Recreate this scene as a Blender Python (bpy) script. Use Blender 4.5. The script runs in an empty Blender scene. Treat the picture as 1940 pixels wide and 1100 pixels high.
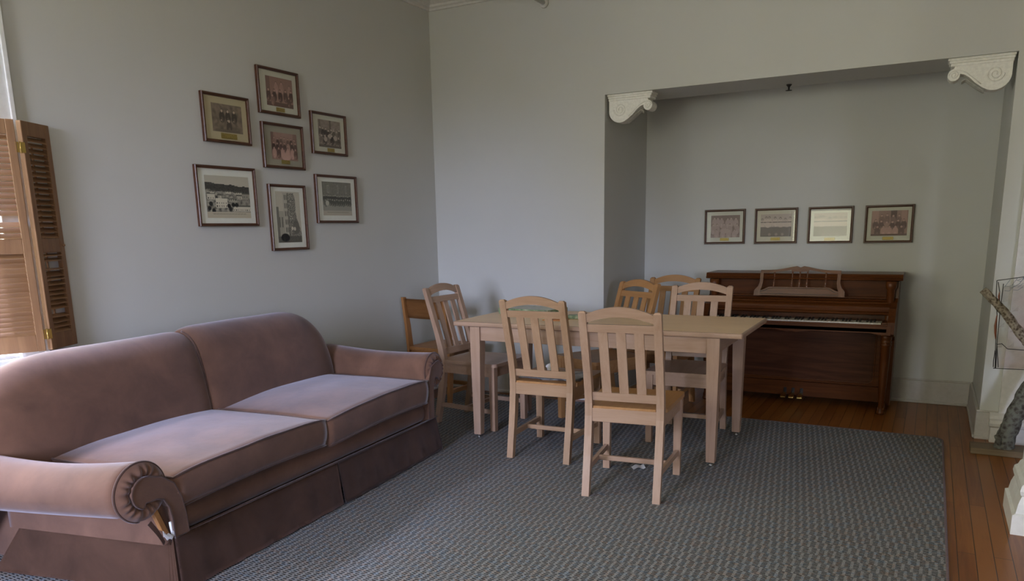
import bpy, bmesh, math, random
from mathutils import Vector, Matrix, noise as mnoise

S = bpy.context.scene
COL = S.collection
PI = math.pi
rnd = random.Random(11)

# ------------------------------------------------------------------ materials
def new_mat(name):
    m = bpy.data.materials.new(name); m.use_nodes = True
    nt = m.node_tree
    b = nt.nodes['Principled BSDF']
    return m, nt, b

def N(nt, typ, **kw):
    n = nt.nodes.new(typ)
    for k, v in kw.items():
        setattr(n, k, v)
    return n

def ramp(nt, fac, stops):
    r = N(nt, 'ShaderNodeValToRGB')
    el = r.color_ramp.elements
    while len(el) > 1: el.remove(el[-1])
    el[0].position = stops[0][0]; el[0].color = (*stops[0][1], 1)
    for p, c in stops[1:]:
        e = el.new(p); e.color = (*c, 1)
    nt.links.new(fac, r.inputs['Fac'])
    return r.outputs['Color']

def coords(nt, scale=(1, 1, 1), rot=(0, 0, 0), out='Object'):
    tc = N(nt, 'ShaderNodeTexCoord'); mp = N(nt, 'ShaderNodeMapping')
    mp.inputs['Scale'].default_value = scale; mp.inputs['Rotation'].default_value = rot
    nt.links.new(tc.outputs[out], mp.inputs['Vector'])
    return mp.outputs['Vector']

def bump(nt, b, h, strength=.3, dist=.002):
    n = N(nt, 'ShaderNodeBump'); n.inputs['Strength'].default_value = strength; n.inputs['Distance'].default_value = dist
    nt.links.new(h, n.inputs['Height']); nt.links.new(n.outputs['Normal'], b.inputs['Normal'])
    return n

def noise(nt, vec, scale, detail=4, rough=.55, dist=0):
    n = N(nt, 'ShaderNodeTexNoise')
    n.inputs['Scale'].default_value = scale; n.inputs['Detail'].default_value = detail
    n.inputs['Roughness'].default_value = rough; n.inputs['Distortion'].default_value = dist
    if vec is not None: nt.links.new(vec, n.inputs['Vector'])
    return n.outputs['Fac']

def plain(name, col, rough=.5, metal=0, spec=.5, var=.06, nscale=30, bmp=0, coat=0):
    m, nt, b = new_mat(name)
    v = coords(nt)
    f = noise(nt, v, nscale)
    lo = tuple(c * (1 - var) for c in col); hi = tuple(min(1, c * (1 + var)) for c in col)
    nt.links.new(ramp(nt, f, [(.3, lo), (.7, hi)]), b.inputs['Base Color'])
    b.inputs['Roughness'].default_value = rough; b.inputs['Metallic'].default_value = metal
    b.inputs['Specular IOR Level'].default_value = spec
    b.inputs['Coat Weight'].default_value = coat; b.inputs['Coat Roughness'].default_value = .12
    if bmp: bump(nt, b, f, bmp, .002)
    return m

def wood(name, dark, mid, light, axis='z', rough=.35, fine=1.0, coat=.0, spec=.4):
    """stretched noise grain running along one axis of the part's own space"""
    m, nt, b = new_mat(name)
    sc = [14 * fine] * 3
    sc['xyz'.index(axis)] = 1.1 * fine
    v = coords(nt, tuple(sc))
    n1 = noise(nt, v, 1.6, 5, .6, 1.2)
    sc2 = [160 * fine] * 3; sc2['xyz'.index(axis)] = 5 * fine
    v2 = coords(nt, tuple(sc2))
    n2 = noise(nt, v2, 1.0, 3, .6)
    mx = N(nt, 'ShaderNodeMath', operation='MULTIPLY_ADD'); mx.inputs[1].default_value = .3; 
    nt.links.new(n2, mx.inputs[0]); nt.links.new(n1, mx.inputs[2])
    c = ramp(nt, mx.outputs[0], [(.38, dark), (.62, mid), (.9, light)])
    nt.links.new(c, b.inputs['Base Color'])
    b.inputs['Roughness'].default_value = rough
    b.inputs['Specular IOR Level'].default_value = spec
    b.inputs['Coat Weight'].default_value = coat; b.inputs['Coat Roughness'].default_value = .15
    bump(nt, b, n2, .08, .001)
    return m

def wood_set(name, dark, mid, light, **k):
    return {a: wood(name + '_' + a, dark, mid, light, a, **k) for a in 'xyz'}

MAPLE = wood_set('maple', (0.3000, 0.1830, 0.1170), (0.3600, 0.2340, 0.1590), (0.4020, 0.2700, 0.1920), rough=.36)
MAPLE2 = wood_set('golden_maple', (0.2944, 0.1728, 0.0960), (0.3520, 0.2208, 0.1312), (0.3968, 0.2560, 0.1600), rough=.36)
HONEY = wood_set('honey_shade_maple', (0.2904, 0.1386, 0.0495), (0.3498, 0.1782, 0.0693), (0.3960, 0.2178, 0.0924), rough=.34)  # more orange maple: chair variation plus the tint of shade
ORANGE = wood_set('orange_oak', (0.2450, 0.1050, 0.0315), (0.3080, 0.1400, 0.0455), (0.3640, 0.1750, 0.0630), rough=.4)
PINE = wood_set('shutter_wood', (0.1488, 0.0713, 0.0310), (0.1984, 0.1023, 0.0465), (0.2480, 0.1364, 0.0651), rough=.42)
WALNUT = wood_set('walnut', (0.0493, 0.0140, 0.0033), (0.0892, 0.0257, 0.0057), (0.1318, 0.0421, 0.0096), rough=.34, fine=.8, coat=.04, spec=.28)
PANELW = wood_set('panel_walnut', (.040, .0115, .0028), (.078, .023, .0052), (.115, .037, .0085), rough=.4, fine=.8, spec=.12)
DESKW = wood_set('desk_walnut', (.075, .030, .016), (.13, .055, .028), (.18, .08, .042), rough=.25, fine=.8, coat=.6)
FRAMEW = wood_set('frame_wood', (0.0434, 0.0161, 0.0087), (0.0744, 0.0285, 0.0149), (0.1054, 0.0434, 0.0236), rough=.35)
PLANKW = wood_set('grey_plank', (0.1240, 0.0868, 0.0527), (0.1674, 0.1240, 0.0775), (0.2108, 0.1612, 0.1054), rough=.7)

def make_wall_mat(name, col):
    m, nt, b = new_mat(name)
    v = coords(nt)
    f1 = noise(nt, v, 1.3, 4); f2 = noise(nt, v, 60, 3)
    c = ramp(nt, f1, [(.3, tuple(x * .975 for x in col)), (.7, tuple(min(1, x * 1.02) for x in col))])
    nt.links.new(c, b.inputs['Base Color'])
    b.inputs['Roughness'].default_value = .62; b.inputs['Specular IOR Level'].default_value = .3
    ad = N(nt, 'ShaderNodeMath', operation='MULTIPLY_ADD'); ad.inputs[1].default_value = .25
    nt.links.new(f2, ad.inputs[0]); 
    f3 = noise(nt, v, 7, 3)
    nt.links.new(f3, ad.inputs[2])
    bump(nt, b, ad.outputs[0], .14, .006)
    return m
M_WALL = make_wall_mat('wall_paint', (.535, .54, .515))
M_CEIL = plain('ceiling_paint', (.74, .72, .66), .8)
M_TRIM = plain('trim_paint', (.60, .59, .57), .38, bmp=.05, nscale=40)
M_TRIM_SHADED = plain('shaded_trim_paint', (.47, .45, .43), .42, bmp=.05, nscale=40)  # trim paint darkened, the shade of the alcove put into the colour
M_WHITE = plain('white_gloss_paint', (.78, .79, .80), .35, bmp=.08, nscale=25)
M_CORBEL = plain('corbel_paint', (.80, .80, .76), .55, var=.08, nscale=60, bmp=.2)
M_GAP_SHADE = plain('gap_shade', (.02, .018, .016), .8)
M_BRASS = plain('brass', (.62, .44, .14), .3, metal=1)
M_PLAQUE = plain('brass_plaque', (.34, .25, .07), .42, metal=.55, nscale=200, var=.25)
M_STEEL = plain('steel', (.5, .5, .5), .3, metal=1)
M_BLACKM = plain('black_metal', (.02, .017, .015), .4, metal=.4)
M_IVORY = plain('ivory_keys', (.72, .69, .60), .3, var=.02)
M_EBONY = plain('ebony_keys', (.012, .011, .010), .3)
M_WIRE = plain('dark_wire', (.03, .03, .035), .5, metal=.5)
M_PAPER = plain('paper', (.80, .80, .82), .7, var=.02)
M_PRINT = plain('printed_paper', (.62, .64, .70), .7, var=.25, nscale=90)

def make_floor():
    m, nt, b = new_mat('oak_floorboards')
    v = coords(nt, rot=(0, 0, PI / 2))
    br = N(nt, 'ShaderNodeTexBrick')
    br.offset = .37; br.offset_frequency = 2
    br.inputs['Scale'].default_value = 1
    br.inputs['Brick Width'].default_value = 1.7; br.inputs['Row Height'].default_value = .064
    br.inputs['Mortar Size'].default_value = .0016; br.inputs['Mortar Smooth'].default_value = .2
    br.inputs['Bias'].default_value = 0
    br.inputs['Color1'].default_value = (0, 0, 0, 1); br.inputs['Color2'].default_value = (1, 1, 1, 1)
    br.inputs['Mortar'].default_value = (.5, .5, .5, 1)
    nt.links.new(v, br.inputs['Vector'])
    v2 = coords(nt, (38, 2.2, 38))
    g = noise(nt, v2, 1, 5, .6, .8)
    v3 = coords(nt, (6, .5, 6))
    g3 = noise(nt, v3, 1, 3, .5)
    a = N(nt, 'ShaderNodeMath', operation='MULTIPLY_ADD'); a.inputs[1].default_value = .40
    nt.links.new(br.outputs['Color'], a.inputs[0]); nt.links.new(g, a.inputs[2])
    a2 = N(nt, 'ShaderNodeMath', operation='MULTIPLY_ADD'); a2.inputs[1].default_value = .5
    nt.links.new(g3, a2.inputs[0]); nt.links.new(a.outputs[0], a2.inputs[2])
    c = ramp(nt, a2.outputs[0], [(.45, (.120, .034, .005)), (.8, (.195, .061, .009)), (1.15, (.255, .092, .017))])
    mix = N(nt, 'ShaderNodeMix', data_type='RGBA')
    nt.links.new(br.outputs['Fac'], mix.inputs['Factor'])
    nt.links.new(c, mix.inputs['A']); mix.inputs['B'].default_value = (.018, .008, .004, 1)
    nt.links.new(mix.outputs['Result'], b.inputs['Base Color'])
    b.inputs['Roughness'].default_value = .33; b.inputs['Specular IOR Level'].default_value = .35
    inv = N(nt, 'ShaderNodeMath', operation='SUBTRACT'); inv.inputs[0].default_value = 1
    nt.links.new(br.outputs['Fac'], inv.inputs[1])
    bump(nt, b, inv.outputs[0], .5, .0015)
    return m
M_FLOOR = make_floor()

def make_rug():
    m, nt, b = new_mat('woven_rug')
    tc = N(nt, 'ShaderNodeTexCoord')
    def mp(scale, rot=0):
        n = N(nt, 'ShaderNodeMapping'); n.inputs['Scale'].default_value = (scale, scale, scale)
        n.inputs['Rotation'].default_value = (0, 0, rot)
        nt.links.new(tc.outputs['Object'], n.inputs['Vector']); return n.outputs['Vector']
    sx = N(nt, 'ShaderNodeSeparateXYZ'); nt.links.new(mp(1, .015), sx.inputs[0])
    def M(op, a_, b_=None, c_=None):
        n = N(nt, 'ShaderNodeMath', operation=op)
        for i, v in enumerate((a_, b_, c_)):
            if v is None: continue
            if isinstance(v, (int, float)): n.inputs[i].default_value = v
            else: nt.links.new(v, n.inputs[i])
        return n.outputs[0]
    wob = M('MULTIPLY', M('SUBTRACT', noise(nt, mp(1), 60, 2), .5), .006)
    X = M('ADD', sx.outputs['X'], wob); Y = M('ADD', sx.outputs['Y'], wob)
    PX_, PY_, DY = .031, .070, .0135
    row = M('FLOOR', M('DIVIDE', Y, PY_))
    u = M('FRACT', M('ADD', M('DIVIDE', X, PX_), M('MULTIPLY', row, .37)))
    # dark short picks on one half of each cell, a light strand on the other half
    inside = M('MULTIPLY', M('SMOOTH_MIN', M('MULTIPLY', u, 14), 1, .3), M('SMOOTH_MIN', M('MULTIPLY', M('MAXIMUM', M('SUBTRACT', .70, u), 0), 14), 1, .3))
    v = M('FRACT', M('DIVIDE', Y, DY))
    tri = M('ABSOLUTE', M('SUBTRACT', M('MULTIPLY', v, 2), 1))
    pick = M('MULTIPLY', inside, M('MINIMUM', M('MULTIPLY', M('MAXIMUM', M('SUBTRACT', tri, .42), 0), 4), 1))
    n1 = noise(nt, mp(1), 230, 3, .6)
    hgt = M('ADD', M('MULTIPLY', M('SUBTRACT', 1, pick), .62), M('MULTIPLY', n1, .55))
    class _o: pass
    ad = _o(); ad.outputs = [hgt]
    c = ramp(nt, hgt, [(.22, (.019, .019, .020)), (.50, (.075, .075, .077)), (.85, (.185, .185, .188)), (1.1, (.34, .34, .345))])
    # coloured yarn flecks
    vo = N(nt, 'ShaderNodeTexVoronoi'); vo.inputs['Scale'].default_value = 62
    nt.links.new(mp(1), vo.inputs['Vector'])
    hue = N(nt, 'ShaderNodeSeparateColor'); nt.links.new(vo.outputs['Color'], hue.inputs[0])
    fl = ramp(nt, hue.outputs['Red'], [(0, (1.08, .90, .80)), (.12, (1.06, .93, .86)), (.25, (1, 1, 1)), (.75, (1, 1, 1)), (.86, (.88, .98, 1.07)), (1, (.82, .96, 1.13))])
    mu = N(nt, 'ShaderNodeMix', data_type='RGBA', blend_type='MULTIPLY'); mu.inputs['Factor'].default_value = 1
    nt.links.new(c, mu.inputs['A']); nt.links.new(fl, mu.inputs['B'])
    nt.links.new(mu.outputs['Result'], b.inputs['Base Color'])
    b.inputs['Roughness'].default_value = .95; b.inputs['Specular IOR Level'].default_value = .1
    bump(nt, b, ad.outputs[0], .8, .003)
    return m
M_RUG = make_rug()
M_RUGEDGE = plain('rug_binding', (.16, .115, .13), .9, nscale=200, var=.2)

def make_sofa_mat(name, col):
    m, nt, b = new_mat(name)
    v = coords(nt)
    f1 = noise(nt, v, 5, 5, .6, .4); f2 = noise(nt, v, 380, 2)
    c = ramp(nt, f1, [(.30, tuple(x * .70 for x in col)), (.70, tuple(x * 1.20 for x in col))])
    nt.links.new(c, b.inputs['Base Color'])
    b.inputs['Roughness'].default_value = .85; b.inputs['Specular IOR Level'].default_value = .15
    b.inputs['Sheen Weight'].default_value = .45; b.inputs['Sheen Roughness'].default_value = .45
    b.inputs['Sheen Tint'].default_value = (.84, .85, 1.0, 1)
    ad = N(nt, 'ShaderNodeMath', operation='MULTIPLY_ADD'); ad.inputs[1].default_value = .2
    nt.links.new(f2, ad.inputs[0])
    f3 = noise(nt, v, 9, 3); nt.links.new(f3, ad.inputs[2])
    bump(nt, b, ad.outputs[0], .25, .006)
    return m
M_SOFA = make_sofa_mat('brown_suede', (0.1443, 0.0742, 0.0476))
M_PIPE = make_sofa_mat('shaded_suede_piping', (0.0800, 0.0416, 0.0288))  # darker than the suede, shadow along the piping put into its colour

def make_bark(name, c0, c1, c2, sc=1):
    m, nt, b = new_mat(name)
    v = coords(nt)
    vo = N(nt, 'ShaderNodeTexVoronoi'); vo.inputs['Scale'].default_value = 45 * sc
    nt.links.new(v, vo.inputs['Vector'])
    f = noise(nt, v, 30 * sc, 5, .7)
    a = N(nt, 'ShaderNodeMath', operation='MULTIPLY_ADD'); a.inputs[1].default_value = .5
    nt.links.new(vo.outputs['Distance'], a.inputs[0]); nt.links.new(f, a.inputs[2])
    nt.links.new(ramp(nt, a.outputs[0], [(.4, c0), (.62, c1), (.85, c2)]), b.inputs['Base Color'])
    b.inputs['Roughness'].default_value = .9
    bump(nt, b, a.outputs[0], .9, .008)
    return m
M_BARK = make_bark('lichen_bark', (.018, .015, .013), (.062, .054, .046), (.145, .15, .13))
M_BARK2 = make_bark('pale_bark', (.03, .021, .014), (.12, .09, .062), (.32, .28, .22), 1.5)

def make_glass():
    m = bpy.data.materials.new('picture_glass'); m.use_nodes = True
    nt = m.node_tree; nt.nodes.clear()
    o = N(nt, 'ShaderNodeOutputMaterial'); mx = N(nt, 'ShaderNodeMixShader')
    t = N(nt, 'ShaderNodeBsdfTransparent'); g = N(nt, 'ShaderNodeBsdfGlossy'); fr = N(nt, 'ShaderNodeFresnel')
    fr.inputs['IOR'].default_value = 1.40; g.inputs['Roughness'].default_value = .0
    t.inputs['Color'].default_value = (.97, .98, .97, 1)
    ge = N(nt, 'ShaderNodeNewGeometry'); iv = N(nt, 'ShaderNodeMath', operation='SUBTRACT'); iv.inputs[0].default_value = 1
    mu = N(nt, 'ShaderNodeMath', operation='MULTIPLY')
    nt.links.new(ge.outputs['Backfacing'], iv.inputs[1]); nt.links.new(iv.outputs[0], mu.inputs[0]); nt.links.new(fr.outputs[0], mu.inputs[1])
    nt.links.new(mu.outputs[0], mx.inputs[0]); nt.links.new(t.outputs[0], mx.inputs[1]); nt.links.new(g.outputs[0], mx.inputs[2])
    nt.links.new(mx.outputs[0], o.inputs[0])
    return m
M_GLASS = make_glass()

def make_photo_mat():
    m, nt, b = new_mat('photo_print')
    at = N(nt, 'ShaderNodeVertexColor'); at.layer_name = 'print'
    nt.links.new(at.outputs['Color'], b.inputs['Base Color'])
    b.inputs['Roughness'].default_value = .5
    return m
M_PHOTO = make_photo_mat()
def mat_board(name, col): return plain(name, col, .85, var=.02)
MAT_CREAM = mat_board('mat_cream', (.60, .55, .44)); MAT_WHITE = mat_board('mat_white', (.84, .83, .78))
MAT_GREY = mat_board('mat_grey', (.36, .33, .27)); MAT_TAN = mat_board('mat_tan', (.52, .44, .29))
MAT_PALE = mat_board('mat_pale', (.62, .60, .52))

# ------------------------------------------------------------------ mesh helpers
def link(name, bm, mats, parent=None, smooth=False, loc=None):
    me = bpy.data.meshes.new(name)
    bmesh.ops.recalc_face_normals(bm, faces=bm.faces)
    bm.to_mesh(me); bm.free()
    if not isinstance(mats, (list, tuple)): mats = [mats]
    for m in mats: me.materials.append(m)
    if smooth:
        for p in me.polygons: p.use_smooth = True
    o = bpy.data.objects.new(name, me); COL.objects.link(o)
    if parent is not None: o.parent = parent
    if loc is not None: o.location = loc
    return o

def empty(name, loc=(0, 0, 0), rz=0):
    o = bpy.data.objects.new(name, None); COL.objects.link(o)
    o.empty_display_size = .1
    o.location = loc; o.rotation_euler = (0, 0, rz)
    return o

def tag(o, label, cat, group=None, kind=None):
    o['label'] = label; o['category'] = cat
    if group: o['group'] = group
    if kind: o['kind'] = kind
    return o

def struct(o, label=None, cat=None):
    o['kind'] = 'structure'
    if label: o['label'] = label
    if cat: o['category'] = cat
    return o

def hexa(bm, p, mi=0):
    """p: 4 bottom points ccw then 4 top points"""
    v = [bm.verts.new(q) for q in p]
    fs = []
    for f in ((3, 2, 1, 0), (4, 5, 6, 7), (0, 1, 5, 4), (1, 2, 6, 5), (2, 3, 7, 6), (3, 0, 4, 7)):
        fc = bm.faces.new([v[i] for i in f]); fc.material_index = mi; fs.append(fc)
    return v, fs

def box(bm, x0, x1, y0, y1, z0, z1, bev=0, mi=0, seg=2):
    v, fs = hexa(bm, [(x0, y0, z0), (x1, y0, z0), (x1, y1, z0), (x0, y1, z0),
                      (x0, y0, z1), (x1, y0, z1), (x1, y1, z1), (x0, y1, z1)], mi)
    if bev:
        es = list({e for f in fs for e in f.edges})
        bmesh.ops.bevel(bm, geom=es, offset=bev, segments=seg, profile=.6, affect='EDGES')
    return v

def new(): return bmesh.new()

def bevel_all(bm, off, seg=1, angle=.5):
    es = [e for e in bm.edges if len(e.link_faces) == 2 and e.calc_face_angle(0) > angle]
    bmesh.ops.bevel(bm, geom=es, offset=off, segments=seg, profile=.6, affect='EDGES')

def rect_sweep(bm, secs, mi=0):
    """secs: list of 4-point rings"""
    rings = [[bm.verts.new(p) for p in s] for s in secs]
    n = len(rings[0])
    for a, b in zip(rings, rings[1:]):
        for i in range(n):
            j = (i + 1) % n
            f = bm.faces.new((a[i], a[j], b[j], b[i])); f.material_index = mi
    f = bm.faces.new(rings[0][::-1]); f.material_index = mi
    f = bm.faces.new(rings[-1]); f.material_index = mi

def prism(bm, poly, axis, a, b, mi=0):
    """poly: 2-D points in the two other axes (order: x,y,z with axis removed)"""
    def P(u, v, w):
        if axis == 'x': return (w, u, v)
        if axis == 'y': return (u, w, v)
        return (u, v, w)
    A = [bm.verts.new(P(u, v, a)) for u, v in poly]
    B = [bm.verts.new(P(u, v, b)) for u, v in poly]
    n = len(poly)
    for i in range(n):
        j = (i + 1) % n
        f = bm.faces.new((A[i], A[j], B[j], B[i])); f.material_index = mi
    f = bm.faces.new(A[::-1]); f.material_index = mi
    f = bm.faces.new(B); f.material_index = mi

def tube(bm, pts, r, seg=8, closed=False, mi=0):
    pts = [Vector(p) for p in pts]
    n = len(pts)
    rings = []
    up = Vector((0, 0, 1))
    prev = None
    for i, p in enumerate(pts):
        if closed: t = pts[(i + 1) % n] - pts[i - 1]
        else: t = pts[min(i + 1, n - 1)] - pts[max(i - 1, 0)]
        t.normalize()
        if prev is None:
            ref = up if abs(t.dot(up)) < .9 else Vector((1, 0, 0))
            a = t.cross(ref).normalized()
        else:
            a = prev - t * prev.dot(t); a.normalize()
        prev = a
        b = t.cross(a)
        rr = r[i] if isinstance(r, (list, tuple)) else r
        rings.append([bm.verts.new(p + a * math.cos(2 * PI * k / seg) * rr + b * math.sin(2 * PI * k / seg) * rr) for k in range(seg)])
    m = n if closed else n - 1
    for i in range(m):
        A, B = rings[i], rings[(i + 1) % n]
        for k in range(seg):
            l = (k + 1) % seg
            f = bm.faces.new((A[k], A[l], B[l], B[k])); f.material_index = mi; f.smooth = True
    if not closed:
        f = bm.faces.new(rings[0][::-1]); f.material_index = mi
        f = bm.faces.new(rings[-1]); f.material_index = mi

def lathe(bm, prof, c=(0, 0, 0), seg=20, mi=0):
    """prof: list of (r,z)"""
    rings = []
    for r, z in prof:
        if r < 1e-5:
            rings.append([bm.verts.new((c[0], c[1], c[2] + z))])
        else:
            rings.append([bm.verts.new((c[0] + r * math.cos(2 * PI * k / seg), c[1] + r * math.sin(2 * PI * k / seg), c[2] + z)) for k in range(seg)])
    for A, B in zip(rings, rings[1:]):
        for k in range(seg):
            l = (k + 1) % seg
            if len(A) == 1 and len(B) == 1: continue
            if len(A) == 1: f = bm.faces.new((A[0], B[l], B[k]))
            elif len(B) == 1: f = bm.faces.new((A[k], A[l], B[0]))
            else: f = bm.faces.new((A[k], A[l], B[l], B[k]))
            f.smooth = True; f.material_index = mi
    if len(rings[0]) > 1: bm.faces.new(rings[0][::-1]).material_index = mi
    if len(rings[-1]) > 1: bm.faces.new(rings[-1]).material_index = mi

def gridsurf(bm, fn, nu, nv, mi=0, smooth=True, closed_v=False):
    V = [[bm.verts.new(fn(i / nu, j / nv)) for j in range(nv if closed_v else nv + 1)] for i in range(nu + 1)]
    L = nv
    for i in range(nu):
        for j in range(L):
            k = (j + 1) % nv if closed_v else j + 1
            f = bm.faces.new((V[i][j], V[i + 1][j], V[i + 1][k], V[i][k])); f.smooth = smooth; f.material_index = mi
    return V

def interp(tbl, x):
    if x <= tbl[0][0]: return tbl[0][1]
    for (a, b), (c, d) in zip(tbl, tbl[1:]):
        if x <= c:
            t = (x - a) / (c - a); t = t * t * (3 - 2 * t) if False else t
            return b + (d - b) * t
    return tbl[-1][1]

# ------------------------------------------------------------------ room
XA, YB, ZC = -3.635, 5.366, 3.10        # left wall, back wall, ceiling
XR, YR = 4.20, -2.50                    # right wall, rear wall
AX0, AX1, AYB = -2.145, .340, 6.300     # alcove
BEAM, AZC = 2.25, 2.62

bm = new()
box(bm, XA - .3, XR + .3, YR - .3, YB, -.12, 0)
box(bm, AX0 - .1, AX1 + .1, YB, AYB + .1, -.12, 0)
struct(link('floor', bm, M_FLOOR))
bm = new(); box(bm, XA - .3, XR + .3, YR - .3, YB + .2, ZC, ZC + .12)
struct(link('ceiling', bm, M_CEIL))

# left wall with its window opening
WY0, WY1, WZ0, WZ1 = .72, 1.93, .80, 2.52
def wall_with_holes(bm, axis, t0, t1, a0, a1, z0, z1, holes):
    """wall slab; along-axis range a0..a1; holes [(h0,h1,hz0,hz1)] sorted"""
    def B(p, q, zz0, zz1):
        if q - p < 1e-4 or zz1 - zz0 < 1e-4: return
        if axis == 'y': box(bm, t0, t1, p, q, zz0, zz1)
        else: box(bm, p, q, t0, t1, zz0, zz1)
    cur = a0
    for h0, h1, hz0, hz1 in holes:
        B(cur, h0, z0, z1); B(h0, h1, z0, hz0); B(h0, h1, hz1, z1); cur = h1
    B(cur, a1, z0, z1)
bm = new()
wall_with_holes(bm, 'y', XA - .3, XA, YR, YB + .3, 0, ZC, [(-1.75, -.55, WZ0, WZ1), (WY0, WY1, WZ0, WZ1)])
struct(link('wall_left', bm, M_WALL))
bm = new()
REARW = [(-2.35, -1.2, .75, 2.55), (2.6, 3.4, .75, 2.2)]  # right-hand opening is unseen, added to brighten sofa front and left wall
wall_with_holes(bm, 'x', YR - .3, YR, XA - .3, XR + .3, 0, ZC, REARW)
struct(link('wall_rear', bm, M_WALL))
bm = new(); wall_with_holes(bm, 'y', XR, XR + .3, YR, YB + .3, 0, ZC, [])
struct(link('wall_right', bm, M_WALL))
# back wall: one piece left of the alcove, the beam over it and the strip to its right
bm = new()
box(bm, XA, AX0, YB, AYB, 0, ZC)
box(bm, AX0, AX1, YB, YB + .44, BEAM, ZC)
box(bm, AX1, XR, YB, AYB, 0, ZC)
struct(link('wall_back', bm, M_WALL))
bm = new(); box(bm, AX0 - .1, AX1 + .1, AYB, AYB + .12, 0, ZC)
struct(link('wall_alcove', bm, M_WALL))
bm = new(); box(bm, AX0, AX1, YB + .44, AYB, AZC, ZC)
struct(link('ceiling_alcove', bm, M_WALL))

# crown moulding along left and back walls
bm = new()
prof = [(0, 3.005), (.012, 3.008), (.016, 3.022), (.03, 3.03), (.034, 3.045), (.055, 3.06), (.075, 3.085), (.092, 3.09), (.095, 3.10)]
A = [bm.verts.new((XA + d, YR, z)) for d, z in prof]
Bc = [bm.verts.new((XA + d, YB - d, z)) for d, z in prof]
Cc = [bm.verts.new((XR, YB - d, z)) for d, z in prof]
for P, Q in ((A, Bc), (Bc, Cc)):
    for i in range(len(prof) - 1):
        bm.faces.new((P[i], Q[i], Q[i + 1], P[i + 1]))
struct(link('trim_1', bm, M_TRIM))

# baseboards
def baseboard(name, runs, h=.18, mat=M_TRIM):
    bm = new()
    for (x0, y0, x1, y1, nx, ny) in runs:
        for t, z0, z1 in ((.016, 0, h - .012), (.010, h - .012, h), (.026, 0, .02)):
            xa, xb = sorted((x0, x1)); ya, yb = sorted((y0, y1))
            if nx: xa, xb = (x0, x0 + nx * t) if nx > 0 else (x0 - t, x0)
            if ny: ya, yb = (y0, y0 + ny * t) if ny > 0 else (y0 - t, y0)
            box(bm, xa, xb, ya, yb, z0, z1, .003, seg=1)
    return struct(link(name, bm, mat))
baseboard('baseboard_left', [(XA, 2.05, XA, YB, 1, 0)])
baseboard('baseboard_back', [(XA + .017, YB, AX0 + .0, YB, 0, -1)])
baseboard('baseboard_alcove', [(AX0, YB, AX0, AYB, 1, 0), (AX0 + .017, AYB, AX1 - .017, AYB, 0, -1), (AX1, YB, AX1, AYB, -1, 0)], .18, M_TRIM_SHADED)
baseboard('baseboard_right', [(AX1 - .016, YB, .425, YB, 0, -1)], .18, M_TRIM_SHADED)

# pilaster on the strip of wall right of the alcove
bm = new()
box(bm, .437, .86, YB - .045, YB, 0, ZC - .1)
box(bm, .40, .90, YB - .085, YB, 0, .095, .004)
prism(bm, [(YB, .095), (YB - .088, .095), (YB - .098, .105), (YB - .102, .122), (YB - .096, .14), (YB - .08, .148), (YB - .07, .165), (YB - .05, .178), (YB, .18)], 'x', .392, .908)
struct(link('trim_2', bm, M_TRIM))

# column at the right edge of the view
bm = new()
cx0, cx1, cy0, cy1 = .395, .815, 3.70, 4.09
def ringbox(d, z): return [(cx0 + d, cy0 + d, z), (cx1 - d, cy0 + d, z), (cx1 - d, cy1 - d, z), (cx0 + d, cy1 - d, z)]
rect_sweep(bm, [ringbox(d, z) for d, z in ((0, 0), (0, .085), (.012, .092), (.018, .13), (.026, .155), (.03, .165), (.024, .172), (.02, .188), (.024, .21), (.036, .222), (.042, .24), (.05, .25))])
colb = link('column_base', bm, M_WHITE)
bm = new(); rect_sweep(bm, [ringbox(.05, .25), ringbox(.05, 3.09)])
bevel_all(bm, .003)
cols = link('trim_3', bm, M_WHITE); struct(cols); colb.parent = cols

# left-wall window: trim, stool, sashes
def window(name, axis, plane, inward, a0, a1, z0, z1, trimw=.125):
    """casing on the room face, sash bars in the opening"""
    bm = new()
    def B(p, q, d0, d1, zz0, zz1, bev=.003):
        lo, hi = sorted((plane + inward * d0, plane + inward * d1))
        if axis == 'y': box(bm, lo, hi, p, q, zz0, zz1, bev, seg=1)
        else: box(bm, p, q, lo, hi, zz0, zz1, bev, seg=1)
    B(a0 - trimw, a0, 0, .022, z0 - .02, z1 + trimw); B(a1, a1 + trimw, 0, .022, z0 - .02, z1 + trimw)
    B(a0 - trimw + .0, a0 - trimw + .022, .022, .032, z0 - .02, z1 + trimw); B(a1 + trimw - .022, a1 + trimw, .022, .032, z0 - .02, z1 + trimw)
    B(a0, a1, 0, .022, z1, z1 + trimw)
    B(a0 - trimw - .01, a1 + trimw, 0, .05, z0 - .035, z0 - .015)
    B(a0 - trimw, a1 + trimw - .005, 0, .03, z0 - .058, z0 - .035)
    o = struct(link(name, bm, M_WHITE))
    bm = new()
    zm = z0 + (z1 - z0) * .47
    for p, q, d in ((z0, zm, -.14), (zm - .03, z1, -.19)):
        B(a0, a0 + .05, d, d + .04, p, q); B(a1 - .05, a1, d, d + .04, p, q)
        B(a0 + .05, a1 - .05, d, d + .04, p, p + .05); B(a0 + .05, a1 - .05, d, d + .04, q - .045, q)
    s = link('window_sash', bm, M_WHITE, o)
    return o
window('window_1', 'y', XA, 1, WY0, WY1, WZ0, WZ1)
window('window_2', 'y', XA, 1, -1.75, -.55, WZ0, WZ1)
for i, (a, b, c, d) in enumerate(REARW): window('window_%d' % (i + 3), 'x', YR, 1, a, b, c, d)  # the second rear window is added for its light

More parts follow.
